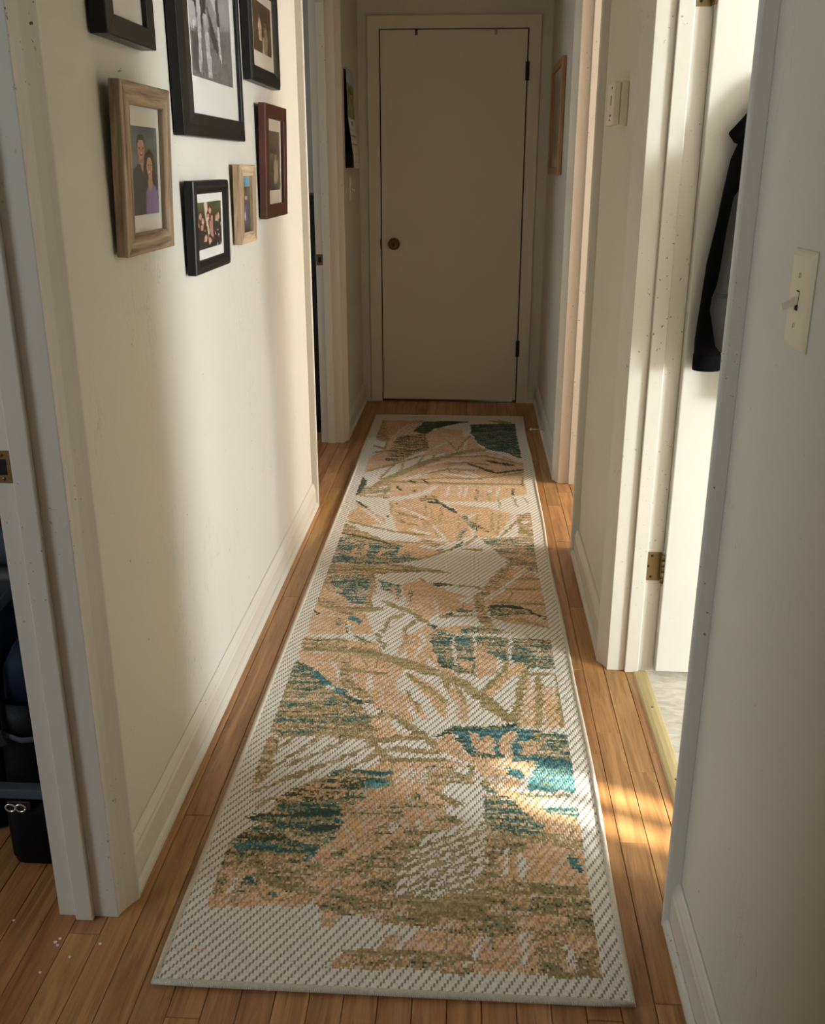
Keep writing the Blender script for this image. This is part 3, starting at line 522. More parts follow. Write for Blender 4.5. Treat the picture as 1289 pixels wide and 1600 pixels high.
# feathery leaf veins: thin wavering lines inside the peach and mixed areas
th = vnoise(U, V, 260, 420, 8)*2.6-.5
phs = (U*np.cos(th)+V*np.sin(th)*.45)/34+vnoise(U, V, 60, 110, 9)*1.2
vein = np.abs((phs % 1)-.5) < .055
gate = vnoise(U, V, 90, 150, 10)
n1 = vein & (gate > .50) & (twill == .55); n2 = vein & (gate < .40) & (twill == .55)
img[n1] = PAL['olive'][None]*(.85+.3*RNG.random((n1.sum(), 1))); twill[n1] = .25
img[n2] = PAL['cream2']; twill[n2] = .8
# plain twill border all round
bd = (U < 44) | (U > 822-44) | (V < 34) | (V > 4082-60)
fill(bd, 'cream')
img *= (.89+.22*RNG.random((NV, NU, 1)))
gx = np.linspace(RX0, RX1, NU+1); gy = np.linspace(RY0, RY1, NV+1)
GX, GY = np.meshgrid(gx, gy)
wob = .003*np.sin(GY*3.1+1)+.002*np.sin(GY*7.3)
GXw = GX+wob*np.clip((GX-RX0)/(RX1-RX0), 0, 1)
GZ = .0085+.0007*np.sin(GY*5+GX*9)
vv = np.stack([GXw, GY, GZ], -1).reshape(-1, 3)
ii = (np.arange(NV)[:, None]*(NU+1)+np.arange(NU)[None]).ravel()
ff = np.stack([ii, ii+1, ii+NU+2, ii+NU+1], -1)
def rug_mat():
    m, t, b = newmat('flatweave'); k = NT(t)
    a = k.n('ShaderNodeAttribute', attribute_name='weave'); tw = k.n('ShaderNodeAttribute', attribute_name='twill')
    c = k.n('ShaderNodeTexCoord'); sp = k.n('ShaderNodeSeparateXYZ'); k.l(c.outputs['Object'], sp.inputs[0])
    cw = .0046
    u = k.math('DIVIDE', k.math('ADD', sp.outputs[0], 1.0), cw); iu = k.math('FLOOR', u); fu = k.math('FRACT', u)
    ph = k.math('FRACT', k.math('SUBTRACT', k.math('DIVIDE', sp.outputs[1], .030), k.math('MULTIPLY', iu, .255)))
    dash = k.math('MULTIPLY', k.step(k.math('ABSOLUTE', k.math('SUBTRACT', ph, .5)), .20, .11), k.step(k.math('ABSOLUTE', k.math('SUBTRACT', fu, .5)), .50, .28))
    dk = k.math('MULTIPLY', dash, k.math('MULTIPLY', tw.outputs['Fac'], .72))
    col = k.mix(dk, a.outputs['Color'], srgb(84, 74, 58))
    k.l(col, b.inputs['Base Color']); b.inputs['Roughness'].default_value = .9; b.inputs['Specular IOR Level'].default_value = .15
    rib = k.math('SUBTRACT', 1.0, k.math('MULTIPLY', k.math('POWER', k.math('ABSOLUTE', k.math('SUBTRACT', k.math('MULTIPLY', fu, 2), 1.0)), 2), 1.0))
    h = k.math('SUBTRACT', k.math('MULTIPLY', rib, .5), dash)
    k.bump(h, .55, .0016, b); return m
M['rug'] = rug_mat()
me = arr_mesh('rug', vv, ff, img.reshape(-1, 3), 'weave', M['rug'])
ta = me.attributes.new('twill', 'FLOAT', 'FACE'); ta.data.foreach_set('value', twill.ravel().astype(np.float32))
rug = bpy.data.objects.new('rug', me); COL.objects.link(rug)
tag(rug, 'long cream runner rug with peach, olive and teal leaf pattern on the oak hall floor', 'rug')
def binding_mat():
    m, t, b = newmat('rug_binding'); k = NT(t); c = k.n('ShaderNodeTexCoord'); sp = k.n('ShaderNodeSeparateXYZ'); k.l(c.outputs['Object'], sp.inputs[0])
    s = k.math('SINE', k.math('MULTIPLY', k.math('ADD', sp.outputs[0], sp.outputs[1]), 1700))
    col = k.mix(k.step(k.noise(k.coord((60, 60, 60)), 3, 2), .3, .7), srgb(214, 204, 188), srgb(198, 188, 170))
    k.l(col, b.inputs['Base Color']); b.inputs['Roughness'].default_value = .9; k.bump(s, .5, .001, b); return m
bmb = MB()
ys = np.linspace(RY0, RY1, 60)
wb = lambda y: .003*math.sin(y*3.1+1)+.002*math.sin(y*7.3)
loop = [(RX0, y, .0062) for y in ys[::-1]]+[(x, RY0, .0062) for x in np.linspace(RX0, RX1+wb(RY0), 14)[1:]]
loop += [(RX1+wb(y), y, .0062) for y in ys[1:]]+[(x, RY1, .0062) for x in np.linspace(RX1+wb(RY1), RX0, 14)[1:]]
bmb.tube(loop, .0062, 10, 1.0).obj('binding', binding_mat(), rug)
box('backing', (RX0+.002, RY0+.002, .001), (RX1-.004, RY1-.002, .0055), M['strap'], rug)

# ------------------------------------------------------------------ picture frames
def painted(nx, ny, fn):
    """paint a small print: fn(U, V) fills an (ny, nx, 3) array, U right 0..1, V up 0..1"""
    u, v = np.meshgrid((np.arange(nx)+.5)/nx, (np.arange(ny)+.5)/ny); im = np.zeros((ny, nx, 3)); return fn(u, v, im)
L3 = lambda *c: np.array(srgb(*c)[:3])
def ell(im, u, v, cx, cy, rx, ry, col, rot=0):
    du, dv = u-cx, v-cy; c, s = math.cos(rot), math.sin(rot); a = du*c+dv*s; b = -du*s+dv*c
    im[(a/rx)**2+(b/ry)**2 < 1] = L3(*col)
def pol(im, u, v, pts, col): im[inside([float(x) for x in pts], u, v)] = L3(*col)
def couple(u, v, im):
    g = vnoise(u, v, .35, .35, 11); im[:] = (L3(74, 80, 82)[None, None]*(1-g[..., None])+L3(128, 136, 138)[None, None]*g[..., None])
    pol(im, u, v, (.10, 0, .06, .38, .14, .52, .34, .60, .52, .60, .64, .50, .70, .3, .68, 0), (38, 38, 40))
    pol(im, u, v, (.32, .58, .50, .58, .50, .70, .34, .70), (176, 128, 102))
    pol(im, u, v, (.36, .60, .50, .60, .46, .47), (196, 150, 122))
    ell(im, u, v, .41, .815, .145, .10, (40, 28, 22)); ell(im, u, v, .42, .745, .125, .115, (206, 154, 124)); pol(im, u, v, (.27, .77, .29, .86, .42, .90, .55, .86, .555, .79, .50, .84, .34, .84), (40, 28, 22))
    ell(im, u, v, .365, .765, .022, .010, (50, 34, 28)); ell(im, u, v, .475, .765, .022, .010, (50, 34, 28)); ell(im, u, v, .42, .735, .016, .022, (186, 130, 104)); ell(im, u, v, .425, .690, .050, .017, (150, 60, 56)); ell(im, u, v, .425, .693, .040, .010, (240, 232, 224))
    ell(im, u, v, .70, .58, .19, .165, (54, 34, 26)); pol(im, u, v, (.52, .62, .90, .62, .93, .36, .80, .30, .58, .32, .50, .42), (54, 34, 26))
    pol(im, u, v, (.52, 0, .54, .24, .62, .32, .84, .34, .96, .26, 1.0, .02, 1.0, 0), (146, 124, 178))
    pol(im, u, v, (.62, .34, .80, .34, .78, .44, .64, .44), (196, 144, 116)); pol(im, u, v, (.62, .35, .80, .35, .70, .26), (200, 150, 122))
    ell(im, u, v, .70, .545, .105, .115, (210, 160, 130)); ell(im, u, v, .655, .565, .020, .010, (54, 36, 30)); ell(im, u, v, .745, .565, .020, .010, (54, 36, 30)); ell(im, u, v, .70, .535, .014, .02, (190, 136, 108)); ell(im, u, v, .70, .487, .045, .017, (150, 62, 62)); ell(im, u, v, .70, .490, .034, .010, (242, 236, 228))
    im *= (.88+.24*vnoise(u, v, .03, .05, 12)[..., None]); return im
def baw(u, v, im):
    g = vnoise(u+v*.4, v, .5, .07, 21); im[:] = (.12+.30*g+.14*v)[..., None]*np.array((1, .97, .97))
    def p(pts, c): pol(im, u, v, pts, (c, c-2, c-2))
    p((0, 0, 0, .34, .2, .42, .5, .30, 1, .36, 1, 0), 120)
    p((.30, .98, .42, .90, .45, .70, .62, .55, .72, .42, .70, .34, .60, .44, .50, .50, .42, .62, .30, .62, .24, .72, .22, .92), 216)
    p((.06, .70, .20, .72, .24, .50, .18, .40, .10, .42, .02, .50), 66); p((.22, .60, .34, .62, .40, .50, .36, .34, .26, .30, .24, .44), 60)
    p((.16, .70, .24, .68, .26, .40, .22, .02, .16, .04, .18, .36), 200); p((.30, .38, .38, .40, .44, .20, .46, .02, .36, .02, .34, .22), 196)
    p((.40, .46, .52, .36, .62, .26, .66, .16, .52, .22, .46, .30), 70); p((.62, .50, .70, .60, .72, .30, .66, .32), 78); p((.64, .34, .70, .36, .72, .14, .66, .16), 206)
    p((0, .44, .12, .42, .16, .30, .04, .26, 0, .30), 190); p((.02, .26, .16, .26, .14, .02, .04, .03), 84)
    n = vnoise(u, v, .025, .02, 23); im[v < .33] *= (.62+.75*n[v < .33])[:, None]; im *= (.9+.2*n)[..., None]; return im
def sepia_pair(u, v, im):
    g = vnoise(u, v, .4, .2, 31); im[:] = L3(88, 70, 50)*(.8+.45*g[..., None])
    im[(abs(v-.53) < .008)] = L3(52, 40, 30)
    pol(im, u, v, (.30, .24, .26, .55, .34, .72, .42, .70, .46, .50, .44, .26), (212, 186, 150)); ell(im, u, v, .38, .74, .05, .055, (206, 160, 120)); pol(im, u, v, (.32, .78, .44, .82, .47, .62, .43, .62), (70, 44, 30))
    pol(im, u, v, (.56, .02, .60, .40, .62, .56, .74, .52, .78, .30, .72, .02), (168, 148, 116)); ell(im, u, v, .66, .64, .05, .055, (190, 146, 110)); ell(im, u, v, .66, .69, .055, .04, (52, 36, 26)); pol(im, u, v, (.46, .02, .50, .34, .56, .34, .56, .02), (216, 198, 168))
    return im
def group(u, v, im):
    g = vnoise(u, v, .10, .12, 41); im[:] = L3(66, 70, 40)*(.5+1.1*g[..., None]); im[v > .80] *= 1.5
    pol(im, u, v, (0, 0, 0, .50, .2, .62, .45, .66, .7, .6, 1, .55, 1, 0), (38, 30, 30))
    pol(im, u, v, (.26, 1, .40, 1, .42, .55, .52, .10, .44, .1, .36, .5, .30, .70), (226, 206, 184))
    for cx, cy, c in ((.11, .70, (196, 150, 120)), (.20, .60, (204, 160, 130)), (.50, .80, (226, 176, 146)), (.42, .68, (214, 150, 130)), (.58, .62, (220, 160, 140)), (.78, .62, (206, 156, 126)), (.87, .66, (214, 170, 140)), (.30, .22, (222, 168, 148)), (.46, .16, (224, 170, 148))):
        ell(im, u, v, cx, cy+.05, .07, .075, (58, 36, 24)); ell(im, u, v, cx, cy, .052, .075, c); ell(im, u, v, cx, cy-.03, .025, .010, (236, 224, 214))
    pol(im, u, v, (.46, .60, .62, .60, .62, .22, .50, .26), (200, 130, 120)); pol(im, u, v, (.12, .52, .22, .50, .20, .40, .10, .42), (196, 150, 126))
    for k in range(26):
        a, b = RNG.random(2); ell(im, u, v, a, b*.6, .02, .03, (210, 206, 200) if a > .7 else (190, 140, 120))
    return im
def tiny(u, v, im):
    g = vnoise(u, v, .14, .10, 51); im[:] = L3(64, 58, 44)*(.6+.9*g[..., None]); im[v > .82] = L3(120, 170, 200); ell(im, u, v, .3, .86, .2, .05, (70, 120, 70))
    pol(im, u, v, (0, .35, 0, .8, .5, .76, .5, .4), (140, 104, 76)); pol(im, u, v, (0, 0, 0, .35, 1, .4, 1, 0), (52, 40, 34))
    pol(im, u, v, (.45, .10, .45, .50, .62, .60, .74, .50, .70, .10), (96, 90, 140)); ell(im, u, v, .60, .61, .10, .04, (226, 216, 204)); pol(im, u, v, (.38, .30, .56, .40, .56, .20, .46, .2), (220, 214, 214)); return im
def old(u, v, im):
    g = vnoise(u, v, .3, .25, 61); im[:] = L3(104, 94, 76)*(.65+.6*g[..., None])
    pol(im, u, v, (.10, 0, .16, .40, .36, .52, .50, .44, .56, 0), (60, 54, 44)); ell(im, u, v, .34, .62, .085, .09, (150, 132, 106)); ell(im, u, v, .34, .69, .10, .06, (44, 38, 30))
    pol(im, u, v, (.50, .10, .46, .44, .62, .56, .82, .50, .86, .22, .70, .12), (190, 176, 148)); ell(im, u, v, .64, .60, .075, .08, (160, 140, 114)); ell(im, u, v, .64, .66, .09, .06, (58, 48, 38)); im *= .85+.3*vnoise(u, v, .03, .03, 62)[..., None]; return im
def warm(u, v, im):
    g = vnoise(u, v, .3, .2, 71); im[:] = L3(120, 84, 78)*(.6+.7*g[..., None]); pol(im, u, v, (.5, 0, .52, .3, .66, .32, .68, 0), (206, 168, 140)); pol(im, u, v, (.7, 0, .72, .4, 1, .42, 1, 0), (96, 66, 66)); return im
def pale(u, v, im):
    g = vnoise(u, v, .4, .3, 81); im[:] = L3(150, 146, 132)*(.7+.4*g[..., None]); pol(im, u, v, (.1, .1, .1, .5, .5, .62, .9, .5, .9, .1), (120, 118, 100)); return im
def picture(y0, y1, z0, z1, label, mats, prof, bw, mat_w, print_fn, mat_mat, tilt=.0, gap=.003, nx=44, side=1, xw=XL, cat='picture frame', photo_shift=0):
    """frame hung on a long wall; side=+1 faces +X. prof lists (w, h): distance in from the outer edge, height off the back."""
    w, h = y1-y0, z1-z0
    root = empty('picture_frame' if cat == 'picture frame' else 'wall_picture', (xw+side*gap, (y0+y1)/2, z0), label, cat)
    # local axes: X along the wall (+Y world for both sides), Y out of wall, Z up
    def loc(p): return (side*p[1], p[0], p[2])
    T = max(q[1] for q in prof); md = max(.003, T-.011); kz = .82; bz = bw*kz
    names = ('bottom_rail', 'right_stile', 'top_rail', 'left_stile')
    C = [(-w/2, 0), (w/2, 0), (w/2, h), (-w/2, h)]; IN = [(1, 1), (-1, 1), (-1, -1), (1, -1)]
    for e in range(4):
        a, b = e, (e+1) % 4
        ra = [loc((C[a][0]+IN[a][0]*q, t, C[a][1]+IN[a][1]*q*kz)) for q, t in prof]
        rb = [loc((C[b][0]+IN[b][0]*q, t, C[b][1]+IN[b][1]*q*kz)) for q, t in prof]
        MB().rings([ra, rb], smooth=False).obj(names[e], mats[e % 2], root, .0006, seg=1)
    i = bw-.004; j = bz-.004; back = MB().box(loc((-w/2+i, .001, j)), loc((w/2-i, md, h-j)))
    back.obj('mat_board', mat_mat, root)
    pw, ph = w-2*bw-2*mat_w[0], h-2*bz-mat_w[1]-mat_w[2]; pz = bz+mat_w[1]; ny = max(8, int(nx*ph/pw))
    im = painted(nx, ny, print_fn); gx = np.linspace(-pw/2, pw/2, nx+1)+photo_shift; gz = np.linspace(pz, pz+ph, ny+1)
    if side < 0: im = im[:, ::-1]
    X, Z = np.meshgrid(gx, gz); v3 = np.stack([np.full(X.shape, side*(md+.0005)), X, Z], -1).reshape(-1, 3)
    i2 = (np.arange(ny)[:, None]*(nx+1)+np.arange(nx)[None]).ravel()
    f4 = np.stack([i2, i2+1, i2+nx+2, i2+nx+1], -1)
    po = bpy.data.objects.new('photograph', arr_mesh('photograph', v3, f4, im.reshape(-1, 3), 'print', M['photo'])); COL.objects.link(po); po.parent = root
    gi = bw-.003; gj = bz-.003; MB().box(loc((-w/2+gi, md+.0018, gj)), loc((w/2-gi, md+.0026, h-gj))).obj('glass', M['glass'], root)
    if tilt: root.rotation_euler = (0, side*tilt, 0)
    return root
flat = lambda bw, t: [(0, 0), (0, t-.002), (.002, t), (bw-.002, t), (bw, t-.002), (bw, 0)]
cove = lambda bw, t: [(0, 0), (0, t-.006), (.003, t-.003), (.010, t-.001), (.012, t), (bw*.55, t-.001), (bw*.8, t-.006), (bw, t-.011), (bw, 0)]
slope = lambda bw, t: [(0, 0), (0, t-.010), (.004, t-.008), (.007, t-.0095), (bw*.5, t-.003), (bw-.004, t), (bw, t-.002), (bw, 0)]
B2 = (M['blackframe'],)*2
picture(1.772, 2.058, 1.180, 1.477, 'weathered grey-brown wood frame with portrait of man in black and woman in lavender', (M['barn'], M['barnz']), flat(.046, .021), .046, (.014, .031, .034), couple, M['mat'], .045, .006, 56, photo_shift=-.002)
picture(2.210, 2.530, 1.102, 1.305, 'small black moulded frame with a colour group photo on white mat', B2, cove(.036, .024), .036, (.017, .022, .018), group, M['mat'], .030, .006, 56)
picture(2.672, 2.862, 1.136, 1.340, 'smallest frame, pale weathered wood with a narrow colour snapshot and no mat', (M['barnsm'], M['barnsmz']), flat(.036, .021), .036, (-.001, 0, 0), tiny, M['mat'], .030, .006, 40)
picture(3.020, 3.360, 1.186, 1.511, 'dark reddish brown frame with a faded sepia photo on cream mat', (M['brownwood'],)*2, flat(.048, .021), .048, (.024, .040, .034), old, M['matcream'], .030, .006, 50)
picture(2.905, 3.322, 1.562, 1.850, 'black frame right of the large one, sepia photo of two standing figures', B2, cove(.055, .026), .055, (.026, .040, .026), sepia_pair, M['matcream'], .0, .004, 50)
picture(2.196, 2.778, 1.398, 1.985, 'largest black frame, black and white outdoor photo on wide white mat', B2, slope(.058, .032), .058, (.044, .078, .060), baw, M['mat'], .0, .004, 64)
picture(1.752, 2.018, 1.543, 1.880, 'black frame at top left of the group, cut off by the photo edge, white mat', B2, flat(.042, .030), .042, (.032, .058, .058), warm, M['mat'], .0, .004, 50)
picture(4.815, 5.415, 1.300, 1.805, 'honey oak picture frame on the right wall beside the far door', (M['honey'],)*2, flat(.040, .018), .040, (.045, .045, .045), pale, M['matcream'], .0, .003, 40, side=-1, xw=XR, cat='picture frame')
nl = empty('nail', (XL, 1.885, 1.497), 'bare nail in the wall just above the weathered wood portrait frame', 'nail')
into(MB().tube([(XL-.004, 1.885, 1.495), (XL+.006, 1.885, 1.498)], .0013, 8).obj('shank', M['steel']), nl); into(MB().lathe([(.0005, .0055), (.003, .0055), (.003, .0066), (.0005, .007)], 12, 'X', (XL, 1.885, 1.499)).obj('head', M['steel']), nl)

# ------------------------------------------------------------------ calendar on the far left wall
cal = empty('wall_calendar', (XL, 5.30, 1.565), 'open wall calendar with landscape picture above a loose date page, left wall near far door', 'calendar')
def cal_pic(u, v, im):
    im[:] = L3(150, 150, 112)*(.6+.6*vnoise(u, v, .3, .12, 91)[..., None]); s = v > .66+.08*vnoise(u, v, .3, 2, 92); im[s] = L3(168, 184, 200); pol(im, u, v, (.1, .5, .3, .72, .5, .6, .6, .66, .8, .5), (96, 104, 70)); return im
def cal_page(u, v, im):
    im[:] = L3(226, 222, 212); fu = (u*7) % 1; fv = (v*6.2) % 1; im[((fu < .05) | (fv < .05)) & (v < .82)] = L3(150, 148, 146); im[(v > .87) & (v < .95) & (u > .3) & (u < .7) & (vnoise(u, v, .02, .2, 93) > .45)] = L3(70, 70, 76); im[(fu > .1) & (fu < .28) & (fv > .7) & (fv < .88) & (v < .8)] = L3(90, 90, 92); return im
def sheet(name, corners, nx, ny, fn, parent):
    im = painted(nx, ny, fn); u, v = np.meshgrid(np.linspace(0, 1, nx+1), np.linspace(0, 1, ny+1)); c = [np.array(p) for p in corners]
    P = (c[0]*((1-u)*(1-v))[..., None]+c[1]*(u*(1-v))[..., None]+c[2]*(u*v)[..., None]+c[3]*((1-u)*v)[..., None]).reshape(-1, 3)
    i2 = (np.arange(ny)[:, None]*(nx+1)+np.arange(nx)[None]).ravel(); f4 = np.stack([i2, i2+1, i2+nx+2, i2+nx+1], -1)
    o = bpy.data.objects.new(name, arr_mesh(name, P, f4, im.reshape(-1, 3), 'print', M['print'])); COL.objects.link(o); into(o, parent)
    s = o.modifiers.new('thickness', 'SOLIDIFY'); s.thickness = .0015; s.offset = -1; return o
sheet('picture_page', [(XL+.020, 5.135, 1.567), (XL+.012, 5.470, 1.567), (XL+.006, 5.470, 1.790), (XL+.014, 5.135, 1.790)], 30, 20, cal_pic, cal)
sheet('date_page', [(XL+.050, 5.150, 1.327), (XL+.036, 5.470, 1.327), (XL+.012, 5.470, 1.565), (XL+.020, 5.138, 1.565)], 42, 36, cal_page, cal)
into(box('shadow_card', (XL+.001, 5.140, 1.330), (XL+.004, 5.465, 1.785), M['blacknylon']), cal)  # black card stands in for the shadow gap behind the pages
# light switches
def switch(name, x, y, z, side, w, h, label, mat):
    r = empty(name, (x, y, z), label, 'light switch'); s = side
    t = .0065
    MB().rings([[(s*d, a*(w/2-i), b*(h/2-i)) for a, b in ((-1, -1), (1, -1), (1, 1), (-1, 1))] for d, i in ((0, 0), (.0025, 0), (t-.0015, .0035), (t, .008))], smooth=False).obj('cover_plate', mat, r, .0012)
    MB().box((s*(t-.0006), -.0052, -.012), (s*(t+.0004), .0052, .012)).obj('slot', M['black'], r)
    MB().box((s*(t-.0006), -.0048, .0015), (s*(t+.0008), .0048, .0105)).obj('toggle_base', mat, r)
    MB().rings([[(s*(t-.001), -.0045, -.004), (s*(t-.001), .0045, -.004), (s*(t-.001), .0045, .006), (s*(t-.001), -.0045, .006)], [(s*(t+.017), -.0036, -.0125), (s*(t+.017), .0036, -.0125), (s*(t+.019), .0036, -.005), (s*(t+.019), -.0036, -.005)]], smooth=False).obj('toggle', M['almondw'] if mat is M['almond'] else mat, r, .0008)
    for dz in (-.030, .030):
        sc = MB().lathe([(.0001, .0012), (.0024, .001), (.0032, 0)], 14, 'X', (0, 0, dz))
        if s < 0: sc.v = [(-p[0], p[1], p[2]) for p in sc.v]
        sc.v = [(p[0]+s*t, p[1], p[2]) for p in sc.v]; so = sc.obj('screw', mat, r)
        MB().box((s*(t+.0010), -.0004, dz-.0028), (s*(t+.0014), .0004, dz+.0028)).obj('screw_slot', M['blackmetal'], so)
    return r
switch('light_switch', XR, 1.234, 1.180, -1, .080, .120, 'almond toggle light switch on the near right wall, screws above and below its lever', M['almond'])
switch('light_switch', XL, 5.325, 1.226, 1, .075, .115, 'cream toggle light switch on the left wall below the calendar', M['almondw'])
# thermostat
tm = empty('thermostat', (XR, 2.885, 1.440), 'cream plastic thermostat box on the right wall between the two bright doorways', 'thermostat')
into(box('wall_base', (XR-.020, 2.820, 1.436), (XR, 2.955, 1.548), M['almondw'], None, .004, seg=3), tm)
into(box('cover', (XR-.040, 2.822, 1.440), (XR-.0205, 2.950, 1.548), M['almondw'], None, .006, seg=4), tm)
into(box('display_window', (XR-.0408, 2.862, 1.490), (XR-.0398, 2.872, 1.514), M['blackmetal']), tm)
for q, (yy, zz) in enumerate(((2.850, 1.530), (2.850, 1.462), (2.880, 1.462), (2.868, 1.451))): into(box('button', (XR-.0412, yy, zz), (XR-.0398, yy+.008, zz+.005), M['jacketlining']), tm)
# rigid door stop on the skirting
ds = empty('door_stop', (.389, 4.95, .045), 'short nickel rod door stop on the right baseboard near the far door', 'door stop')
into(MB().lathe([(.001, 0), (.011, 0), (.011, -.003), (.005, -.006), (.001, -.006)], 16, 'X', (.3885, 4.95, .047)).obj('base', M['steel']), ds)
into(MB().tube([(.386, 4.95, .047), (.322, 4.95, .047)], .0028, 10).obj('rod', M['steel']), ds)
into(MB().lathe([(.0005, 0), (.005, 0), (.006, -.004), (.005, -.010), (.0005, -.011)], 14, 'X', (.324, 4.95, .047)).obj('rubber_tip', M['almondw']), ds)

# ------------------------------------------------------------------ clothes hung on the bathroom door
def ring(c, rx, ry, n=20, wig=0, ph=0, e=1.0):
    out = []
    for j in range(n):
        t = 2*math.pi*j/n; k = 1+wig*math.sin(5*t+ph)+wig*.6*math.sin(9*t+ph*1.7)
        a, b = math.cos(t), math.sin(t)
        out.append((c[0]+rx*k*math.copysign(abs(a)**e, a), c[1]+ry*k*math.copysign(abs(b)**e, b), c[2]))
    return out
jk = empty('black_jacket', (.76, 2.39, .86), 'black jacket hanging on the open white bathroom door, sleeve down its left side', 'jacket')
into(MB().rings([ring((.775, 2.385, .80), .125, .040, 28, .05, 0), ring((.772, 2.383, .95), .125, .040, 28, .05, .5), ring((.768, 2.384, 1.12), .120, .042, 28, .04, 1), ring((.762, 2.386, 1.28), .105, .044, 28, .03, 1.4), ring((.750, 2.390, 1.38), .090, .040, 28, .02, 1.6), ring((.745, 2.395, 1.44), .06, .034, 28), ring((.745, 2.40, 1.47), .03, .02, 28)]).obj('body', M['jacket']), jk)
into(MB().rings([[Vector(p) for p in ring((cx, 2.390, z), rx, ry, 22, .035, z*9)] for z, cx, rx, ry in ((.905, .571, .031, .028), (.94, .573, .035, .031), (.99, .576, .036, .032), (1.04, .580, .036, .033), (1.12, .588, .038, .034), (1.20, .599, .037, .035), (1.28, .608, .036, .036), (1.35, .616, .034, .035), (1.40, .630, .030, .03), (1.43, .650, .02, .02))]).obj('sleeve', M['jacket']), jk)
into(MB().rings([ring((.572, 2.390, .868), .033, .026, 18), ring((.572, 2.390, .873), .034, .029, 18), ring((.572, 2.390, .905), .033, .029, 18, .03), ring((.572, 2.390, .912), .029, .027, 18)]).obj('cuff', M['jacket']), jk)
hood = [(.572, 1.405, .004, .004), (.585, 1.404, .022, .016), (.605, 1.412, .040, .024), (.632, 1.432, .062, .032), (.665, 1.458, .070, .038), (.70, 1.480, .062, .040), (.735, 1.485, .045, .034), (.76, 1.48, .02, .02)]
into(MB().rings([[(x, 2.395+ry*math.cos(t), z+rz*math.sin(t)*.85) for t in [2*math.pi*j/16 for j in range(16)]] for x, z, rz, ry in hood]).obj('hood', M['jacket']), jk)
gj = empty('grey_garment', (.68, 2.33, .95), 'charcoal garment hanging in front of the black jacket, half hidden by the door casing', 'jacket')
into(MB().rings([ring((.660, 2.310, z), rx, ry, 30, .045, z*11) for z, rx, ry in ((.925, .074, .018), (.94, .086, .022), (.96, .091, .024), (.985, .097, .025), (1.02, .107, .024), (1.05, .105, .022), (1.08, .097, .023), (1.11, .095, .024), (1.20, .094, .023), (1.27, .086, .021), (1.32, .055, .016), (1.36, .028, .011))]).obj('body', M['jacketlining']), gj)
into(MB().tube([(.557, 2.300, 1.055), (.60, 2.288, 1.058), (.66, 2.284, 1.06), (.74, 2.292, 1.055)], .006, 8, .6).obj('seam', M['jacketlining']), gj)

# ------------------------------------------------------------------ bags behind the left door jamb
def sbox(mb, x0, x1, y0, y1, zs, e=.55, n=28):
    rs = []
    for z, sx, sy, dx in zs:
        cx, cy = (x0+x1)/2+dx, (y0+y1)/2
        rs.append(ring((cx, cy, z), (x1-x0)/2*sx, (y1-y0)/2*sy, n, .012, z*13, e))
    return mb.rings(rs)
bp = empty('backpack', (-.86, 1.72, 0), 'navy and black backpack standing behind the left door jamb, grey band and metal buckle', 'backpack')
into(sbox(MB(), -.925, -.785, 1.585, 1.87, [(0, .92, .95, 0), (.02, 1, 1, 0), (.15, 1, 1, 0), (.30, .98, 1, .004), (.36, .95, .98, .008)]).obj('body', M['blacknylon']), bp)
into(sbox(MB(), -.920, -.785, 1.60, 1.87, [(.355, .95, .98, .008), (.42, .90, .95, .010), (.455, .72, .85, .016), (.475, .35, .5, .02)]).obj('lid', M['navy']), bp)
into(sbox(MB(), -.905, -.80, 1.560, 1.64, [(.012, .9, .9, 0), (.03, 1, 1, 0), (.13, 1, 1, 0), (.155, .9, .8, 0)]).obj('front_pocket', M['blacknylon']), bp)
into(box('reflective_band', (-.917, 1.5585, .168), (-.795, 1.585, .190), M['strap'], None, .003), bp)
bk = empty('buckle', (0, 0, 0)); bk.name = 'buckle'; into(bk, bp)
for x in (-.880, -.860): MB().tube([(x-.010+.010*math.cos(t)+.009, 1.553, .152+.008*math.sin(t)) for t in [2*math.pi*j/14 for j in range(15)]], .0022, 8, up=(0, 1, 0)).obj('buckle_ring', M['steel'], bk)
MB().box((-.889, 1.5545, .148), (-.842, 1.558, .166)).obj('buckle_plate', M['blackmetal'], bk, .002)
for pts in ([(-.905, 1.598, .440), (-.914, 1.575, .38), (-.905, 1.568, .32), (-.890, 1.572, .28)], [(-.905, 1.59, .300), (-.85, 1.574, .292), (-.79, 1.578, .298)]):
    into(MB().tube(pts, .013 if pts[0][2] > .4 else .006, 8, .35, up=(0, 1, 0)).obj('strap', M['strap']), bp)
df = empty('duffel_bag', (-1.12, 1.80, 0), 'dark navy duffel bag on the floor left of the backpack, grey straps over it', 'bag')
into(sbox(MB(), -1.30, -.945, 1.640, 1.98, [(0, .94, .9, 0), (.03, 1, 1, 0), (.2, 1, 1, 0), (.34, .98, .92, 0), (.41, .9, .75, 0), (.44, .6, .45, 0)]).obj('body', M['navy']), df)
for xs in (-.985, -1.12): into(MB().tube([(xs, 1.66, .30), (xs+.02, 1.655, .40), (xs+.05, 1.70, .50), (xs+.07, 1.78, .53), (xs+.06, 1.86, .50), (xs+.03, 1.93, .41)], .016, 8, .3, up=(1, 0, 0)).obj('handle', M['strap']), df)
bl = empty('folded_clothes', (-1.05, 2.05, 0), 'stack of folded grey and maroon clothes behind the bags, left doorway', 'clothes')
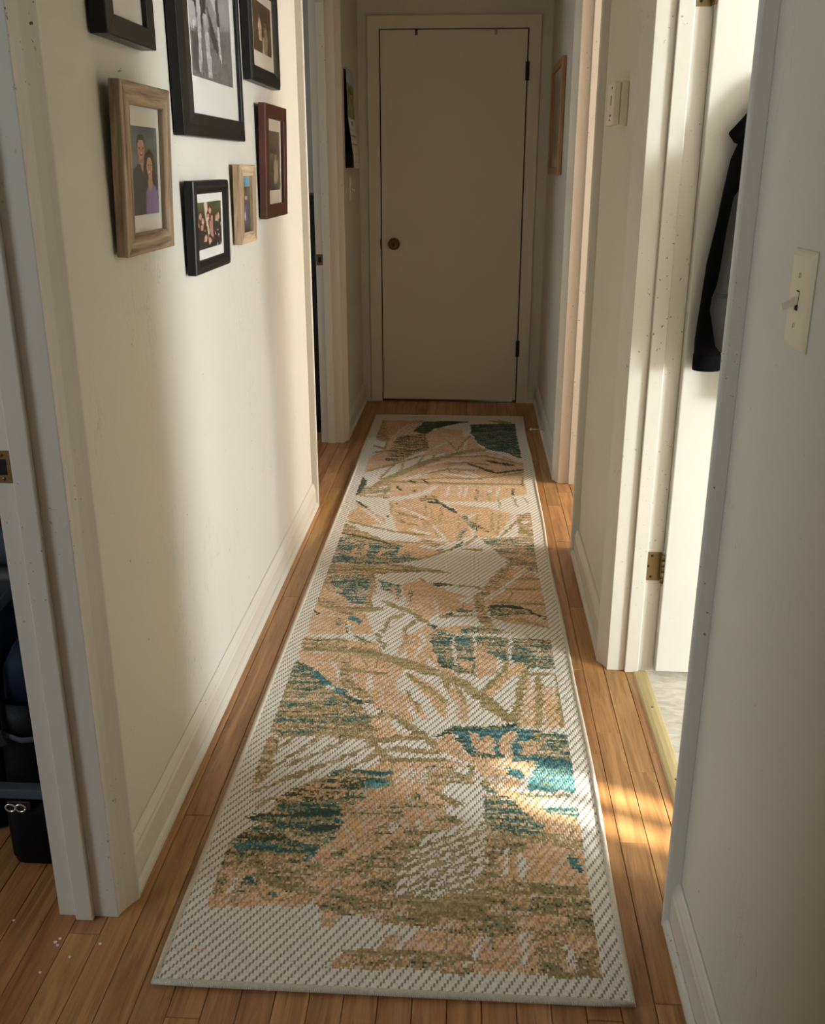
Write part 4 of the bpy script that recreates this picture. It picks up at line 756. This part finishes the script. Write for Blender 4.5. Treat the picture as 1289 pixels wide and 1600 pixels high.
into(sbox(MB(), -1.32, -.79, 1.99, 2.30, [(0, 1, 1, 0), (.2, 1, 1, 0), (.44, 1, 1, 0), (.47, .96, .95, 0)], .4).obj('storage_box', M['darkcab']), bl)
into(sbox(MB(), -1.22, -.80, 2.00, 2.28, [(.47, .92, .9, 0), (.50, 1, 1, 0), (.545, .98, .98, 0), (.56, .9, .9, 0)], .5).obj('grey_bundle', M['strap']), bl)
into(sbox(MB(), -1.22, -.80, 2.01, 2.28, [(.56, .88, .9, 0), (.60, .98, 1, 0), (.66, .92, .95, 0), (.68, .7, .7, 0)], .55).obj('maroon_bundle', M['maroon']), bl)
wd = empty('shade_block', (-1.15, 2.5, 0), 'added tall dark block for the dim corner behind the bags', 'shade_block')
into(box('body', (-1.62, 2.33, 0), (-.79, 2.69, 1.85), M['darkcab'], None, .004), wd)  # dark block added so the corner behind the bags looks dim
for a, b in ((-1.61, -1.21), (-1.20, -.80)): into(box('door', (a, 2.312, .06), (b, 2.329, 1.83), M['darkcab'], None, .003), wd)  # front panels of the added dark block
# dark cabinet glimpsed through the far left doorway
cb = empty('cabinet', (-1.2, 5.4, 0), 'dark cabinet seen through the slit of the far left doorway', 'cabinet')
into(box('body', (-1.75, 5.10, .04), (-.79, 5.55, 1.17), M['darkcab'], None, .003), cb); into(box('top', (-1.77, 5.085, 1.17), (-.785, 5.56, 1.20), M['darkcab'], None, .003), cb)
for a in (0, 1, 2): into(box('drawer', (-1.74, 5.083, .06+a*.37), (-.80, 5.0995, .41+a*.37), M['darkcab'], None, .003), cb)
# specks of paint on the floor by the left casing
for x, y, s in ((-.735, 1.371, .0035), (-.728, 1.364, .003), (-.730, 1.380, .0028), (-.695, 1.338, .0025), (-.733, 1.300, .0025), (-.652, 1.372, .003), (-.835, 1.42, .0025)):
    o = MB().rings([[(s*math.cos(t)*(1+.3*math.sin(3*t)), s*math.sin(t), z) for t in [2*math.pi*j/7 for j in range(7)]] for z in (.0002, .0012)], smooth=False).obj('paint_flake', M['flake'], loc=(x, y, .0002))
    tag(o, 'tiny white paint flake on the oak floor by the left door casing', 'paint flake', 'paint flakes on the floor')
